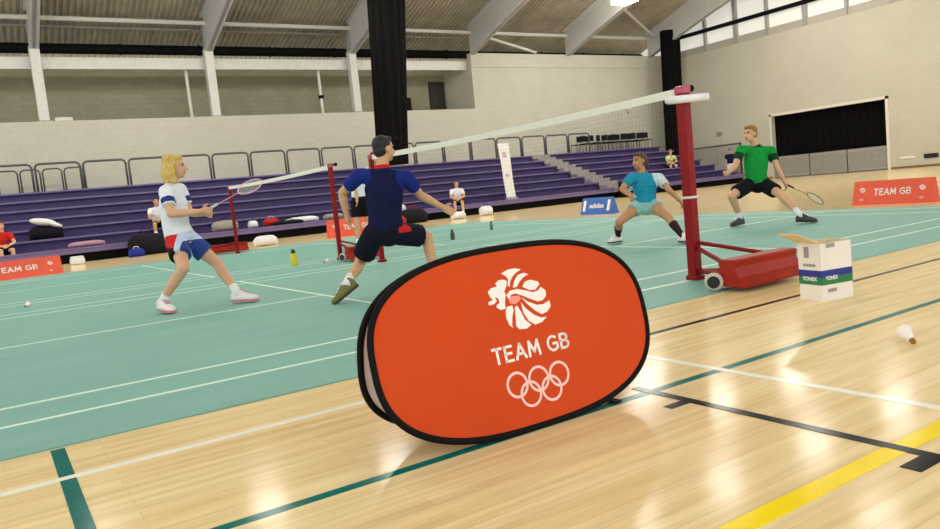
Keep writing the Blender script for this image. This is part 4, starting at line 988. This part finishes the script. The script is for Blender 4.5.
# rackets
def racket(label, butt, dirn, nrm, frame, grip):
    b = V(butt); d = unit(dirn); n_ = V(nrm); n_ = unit(n_-d*n_.dot(d)); s = d.cross(n_)
    t = thing('badminton_racket', label, 'racket', tuple(b), 'badminton rackets')
    obj('grip', MB().lathe([(0.011, 0), (0.015, 0.003), (0.0135, 0.02), (0.0125, 0.17), (0.008, 0.18)], b, d, 12), grip, t, True)
    obj('shaft', MB().cyl(b+d*0.17, b+d*0.42, 0.0038, n=8), frame, t, True)
    C = b+d*0.54
    obj('frame', MB().tube([C+d*0.13*math.cos(a)+s*0.10*math.sin(a) for a in [2*PI*j/40 for j in range(40)]], 0.0055, 8, closed=True), frame, t, True)
    st = MB(); r = 0.0006
    for i in range(-8, 9):
        y = i*0.0115; h = 0.13*math.sqrt(max(0, 1-(y/0.10)**2)); st.tube([C+s*y-d*h, C+s*y+d*h], r, 4)
    for i in range(-11, 12):
        x = i*0.0115; h = 0.10*math.sqrt(max(0, 1-(x/0.13)**2)); st.tube([C+d*x-s*h, C+d*x+s*h], r, 4)
    obj('strings', st, WHITE, t)
    return t
rd = unit(V((-2.469, 3.522, 1.164))-V((-2.913, 3.603, 0.966)))
racket('pale pink racket held up in front of the blonde player', V((-2.89, 3.61, 0.975))-rd*0.06, rd, (-0.2, -0.5, 0.8), mat('racket_pale', (226, 170, 180), 0.35, 0.03), mat('grip_pale', (206, 206, 206), 0.7, 0.03))
gd_ = unit(RH*0.45-FH*0.8+V((0, 0, -0.45)))
racket('dark racket hanging from the right hand of the player in green', V((4.925, 2.50, 0.545))-gd_*0.05, gd_, RH*0.8+V((0, 0, 0.55)), mat('racket_brown', (110, 80, 60), 0.4, 0.03), SOCK_D)
racket('pale racket held low by the player in turquoise', V((2.19, 2.81, 0.635))-unit(V((0.3, 0.75, 0.2)))*0.05, (0.45, 0.65, 0.15), (0, 0, 1), mat('racket_white', (214, 220, 224), 0.35, 0.03), STEEL_W)

# people watching
def posed(base, face, sit, seat=0.0, h=1.0):
    """joints for a simple seated or standing figure; base on the seat edge or on the floor"""
    f = unit(face); s = f.cross(V((0, 0, 1))); b = V(base); z = V((0, 0, 1))
    if sit:
        p = b+z*(seat+0.10)
        J = dict(pelvis=p, waist=p+z*0.17+f*0.02, chest=p+z*0.36+f*0.08, neck=p+z*0.53+f*0.14, head=p+z*0.70+f*0.19)
        for k, q in (('L', -1), ('R', 1)):
            J['hip'+k] = p+s*q*0.09; J['kn'+k] = p+f*0.42+s*q*0.14+z*0.03; J['an'+k] = p+f*0.44+s*q*0.14-z*(seat+0.10-o_floor(seat)-0.105); J['toe'+k] = J['an'+k]+f*0.17-z*0.065
            J['sh'+k] = J['neck']+s*q*0.19-z*0.08; J['el'+k] = J['sh'+k]-z*0.22+f*0.12+s*q*0.06; J['ha'+k] = p+f*0.34+s*q*0.06+z*0.14
    else:
        p = b+z*0.93*h
        J = dict(pelvis=p, waist=p+z*0.17*h, chest=p+z*0.38*h, neck=p+z*0.56*h, head=p+z*0.735*h+f*0.02)
        for k, q in (('L', -1), ('R', 1)):
            J['hip'+k] = p+s*q*0.09-z*0.03; J['kn'+k] = b+s*q*0.12+z*0.50*h+f*0.03; J['an'+k] = b+s*q*0.13+z*0.105-f*0.02; J['toe'+k] = J['an'+k]+f*0.17-z*0.065
            J['sh'+k] = J['neck']+s*q*0.19-z*0.07; J['el'+k] = J['sh'+k]-z*0.27*h+s*q*0.06; J['ha'+k] = J['el'+k]-z*0.24*h+f*0.10
    return J
FLOORZ = [0.0]
def o_floor(seat): return FLOORZ[0]
VX = 0.014
def extra(label, base, face, sit, seat, floor, **o):
    FLOORZ[0] = floor-base[2]
    J = posed(base, face, sit, seat); ln = o.pop('lean', 0)
    if ln:
        for q_, m_ in (('chest', .45), ('neck', .9), ('head', 1.25), ('shL', .8), ('shR', .8), ('elL', .7), ('elR', .7), ('haL', .6), ('haR', .6)): J[q_] = J[q_]+RH*ln*m_
    st = dict(face=face, up=V((0, 0, 1)), skin=SKIN, hair='short', hair_mat=H_BROWN, shirt=[S_WHITE], shorts=[S_BLACK], sock=CLOTH_W, shoe=SHOE_D, sole=SOLE_D, voxel=VX, leg=0.7, base=floor)
    st.update(o); return person(label, J, 'LR', st)
extra('seated person in white shirt on the benches just behind the blonde player', (-0.22, 20.6, R2), V((-0.1, -1, 0)), True, 0.0, R1, hair_mat=H_BLACK, shirt=[S_WHITE], skin=SKIN2)
extra('seated person in white shirt on the front bench right of the navy player', (10.15, 19.8, R1), V((-0.5, -1, 0)), True, 0.0, 0.0, hair_mat=H_BROWN)
extra('seated person in red top on the benches at the left edge', (-4.38, 20.0, R1), V((0.2, -1, 0)), True, 0.0, 0.0, shirt=[S_RED], hair_mat=H_BROWN, shorts=[S_NAVY])
extra('standing person in white top and red cap half hidden behind the navy player', (1.2, 8.85, MZ), V((-0.2, -1, 0)), False, 0.0, MZ, lean=0.26, shirt=[S_WHITE, S_RED], cap=S_RED, shorts=[S_BLACK], hair_mat=H_BLACK)
extra('distant person in navy top by the right wall left of the player in green', (29.0, 22.3, 0), V((-0.9, -0.4, 0)), False, 0.0, 0.0, shirt=[S_NAVY], shorts=[S_WHITE], hair_mat=H_BROWN)
extra('seated person in pale yellow green top at the right end of the benches', (24.2, 22.15, Z0+2*DZ), V((-0.4, -1, 0)), True, 0.0, R2, shirt=[mat('shirt_lime', (196, 206, 140), 0.85, 0.04, 16)], hair_mat=H_FAIR)

# ------------------------------------------------------------------ world, camera, view
w = bpy.data.worlds.new('hall_ambient'); scene.world = w; w.use_nodes = True
nt = w.node_tree; bg = nt.nodes['Background']
bg.inputs['Color'].default_value = (1.0, 0.985, 0.95, 1); bg.inputs['Strength'].default_value = 1.0

cam = bpy.data.cameras.new('camera'); co = bpy.data.objects.new('camera', cam); COL.objects.link(co)
r_ = V((0.83482285, -0.54160372, -0.09867232)); u_ = V((0.13494605, 0.02755538, 0.99046972)); b_ = V((-0.53372313, -0.84018219, 0.09609115))
M = Matrix((( r_.x, u_.x, b_.x, -4.80238864), (r_.y, u_.y, b_.y, -4.17402234), (r_.z, u_.z, b_.z, 0.90108157), (0, 0, 0, 1)))
co.matrix_world = M
cam.sensor_width = 36; cam.sensor_fit = 'HORIZONTAL'; cam.lens = 28.9577; cam.clip_end = 200; cam.clip_start = 0.05
scene.camera = co
vs_ = scene.view_settings
scene.display_settings.display_device = 'sRGB'
vs_.view_transform = 'Standard'; vs_.look = 'None'; vs_.gamma = 1.0; vs_.use_curve_mapping = False
vs_.exposure = 0.6
try:
    scene.cycles.use_denoising = True
    scene.cycles.sample_clamp_indirect = 6.0
except Exception:
    pass
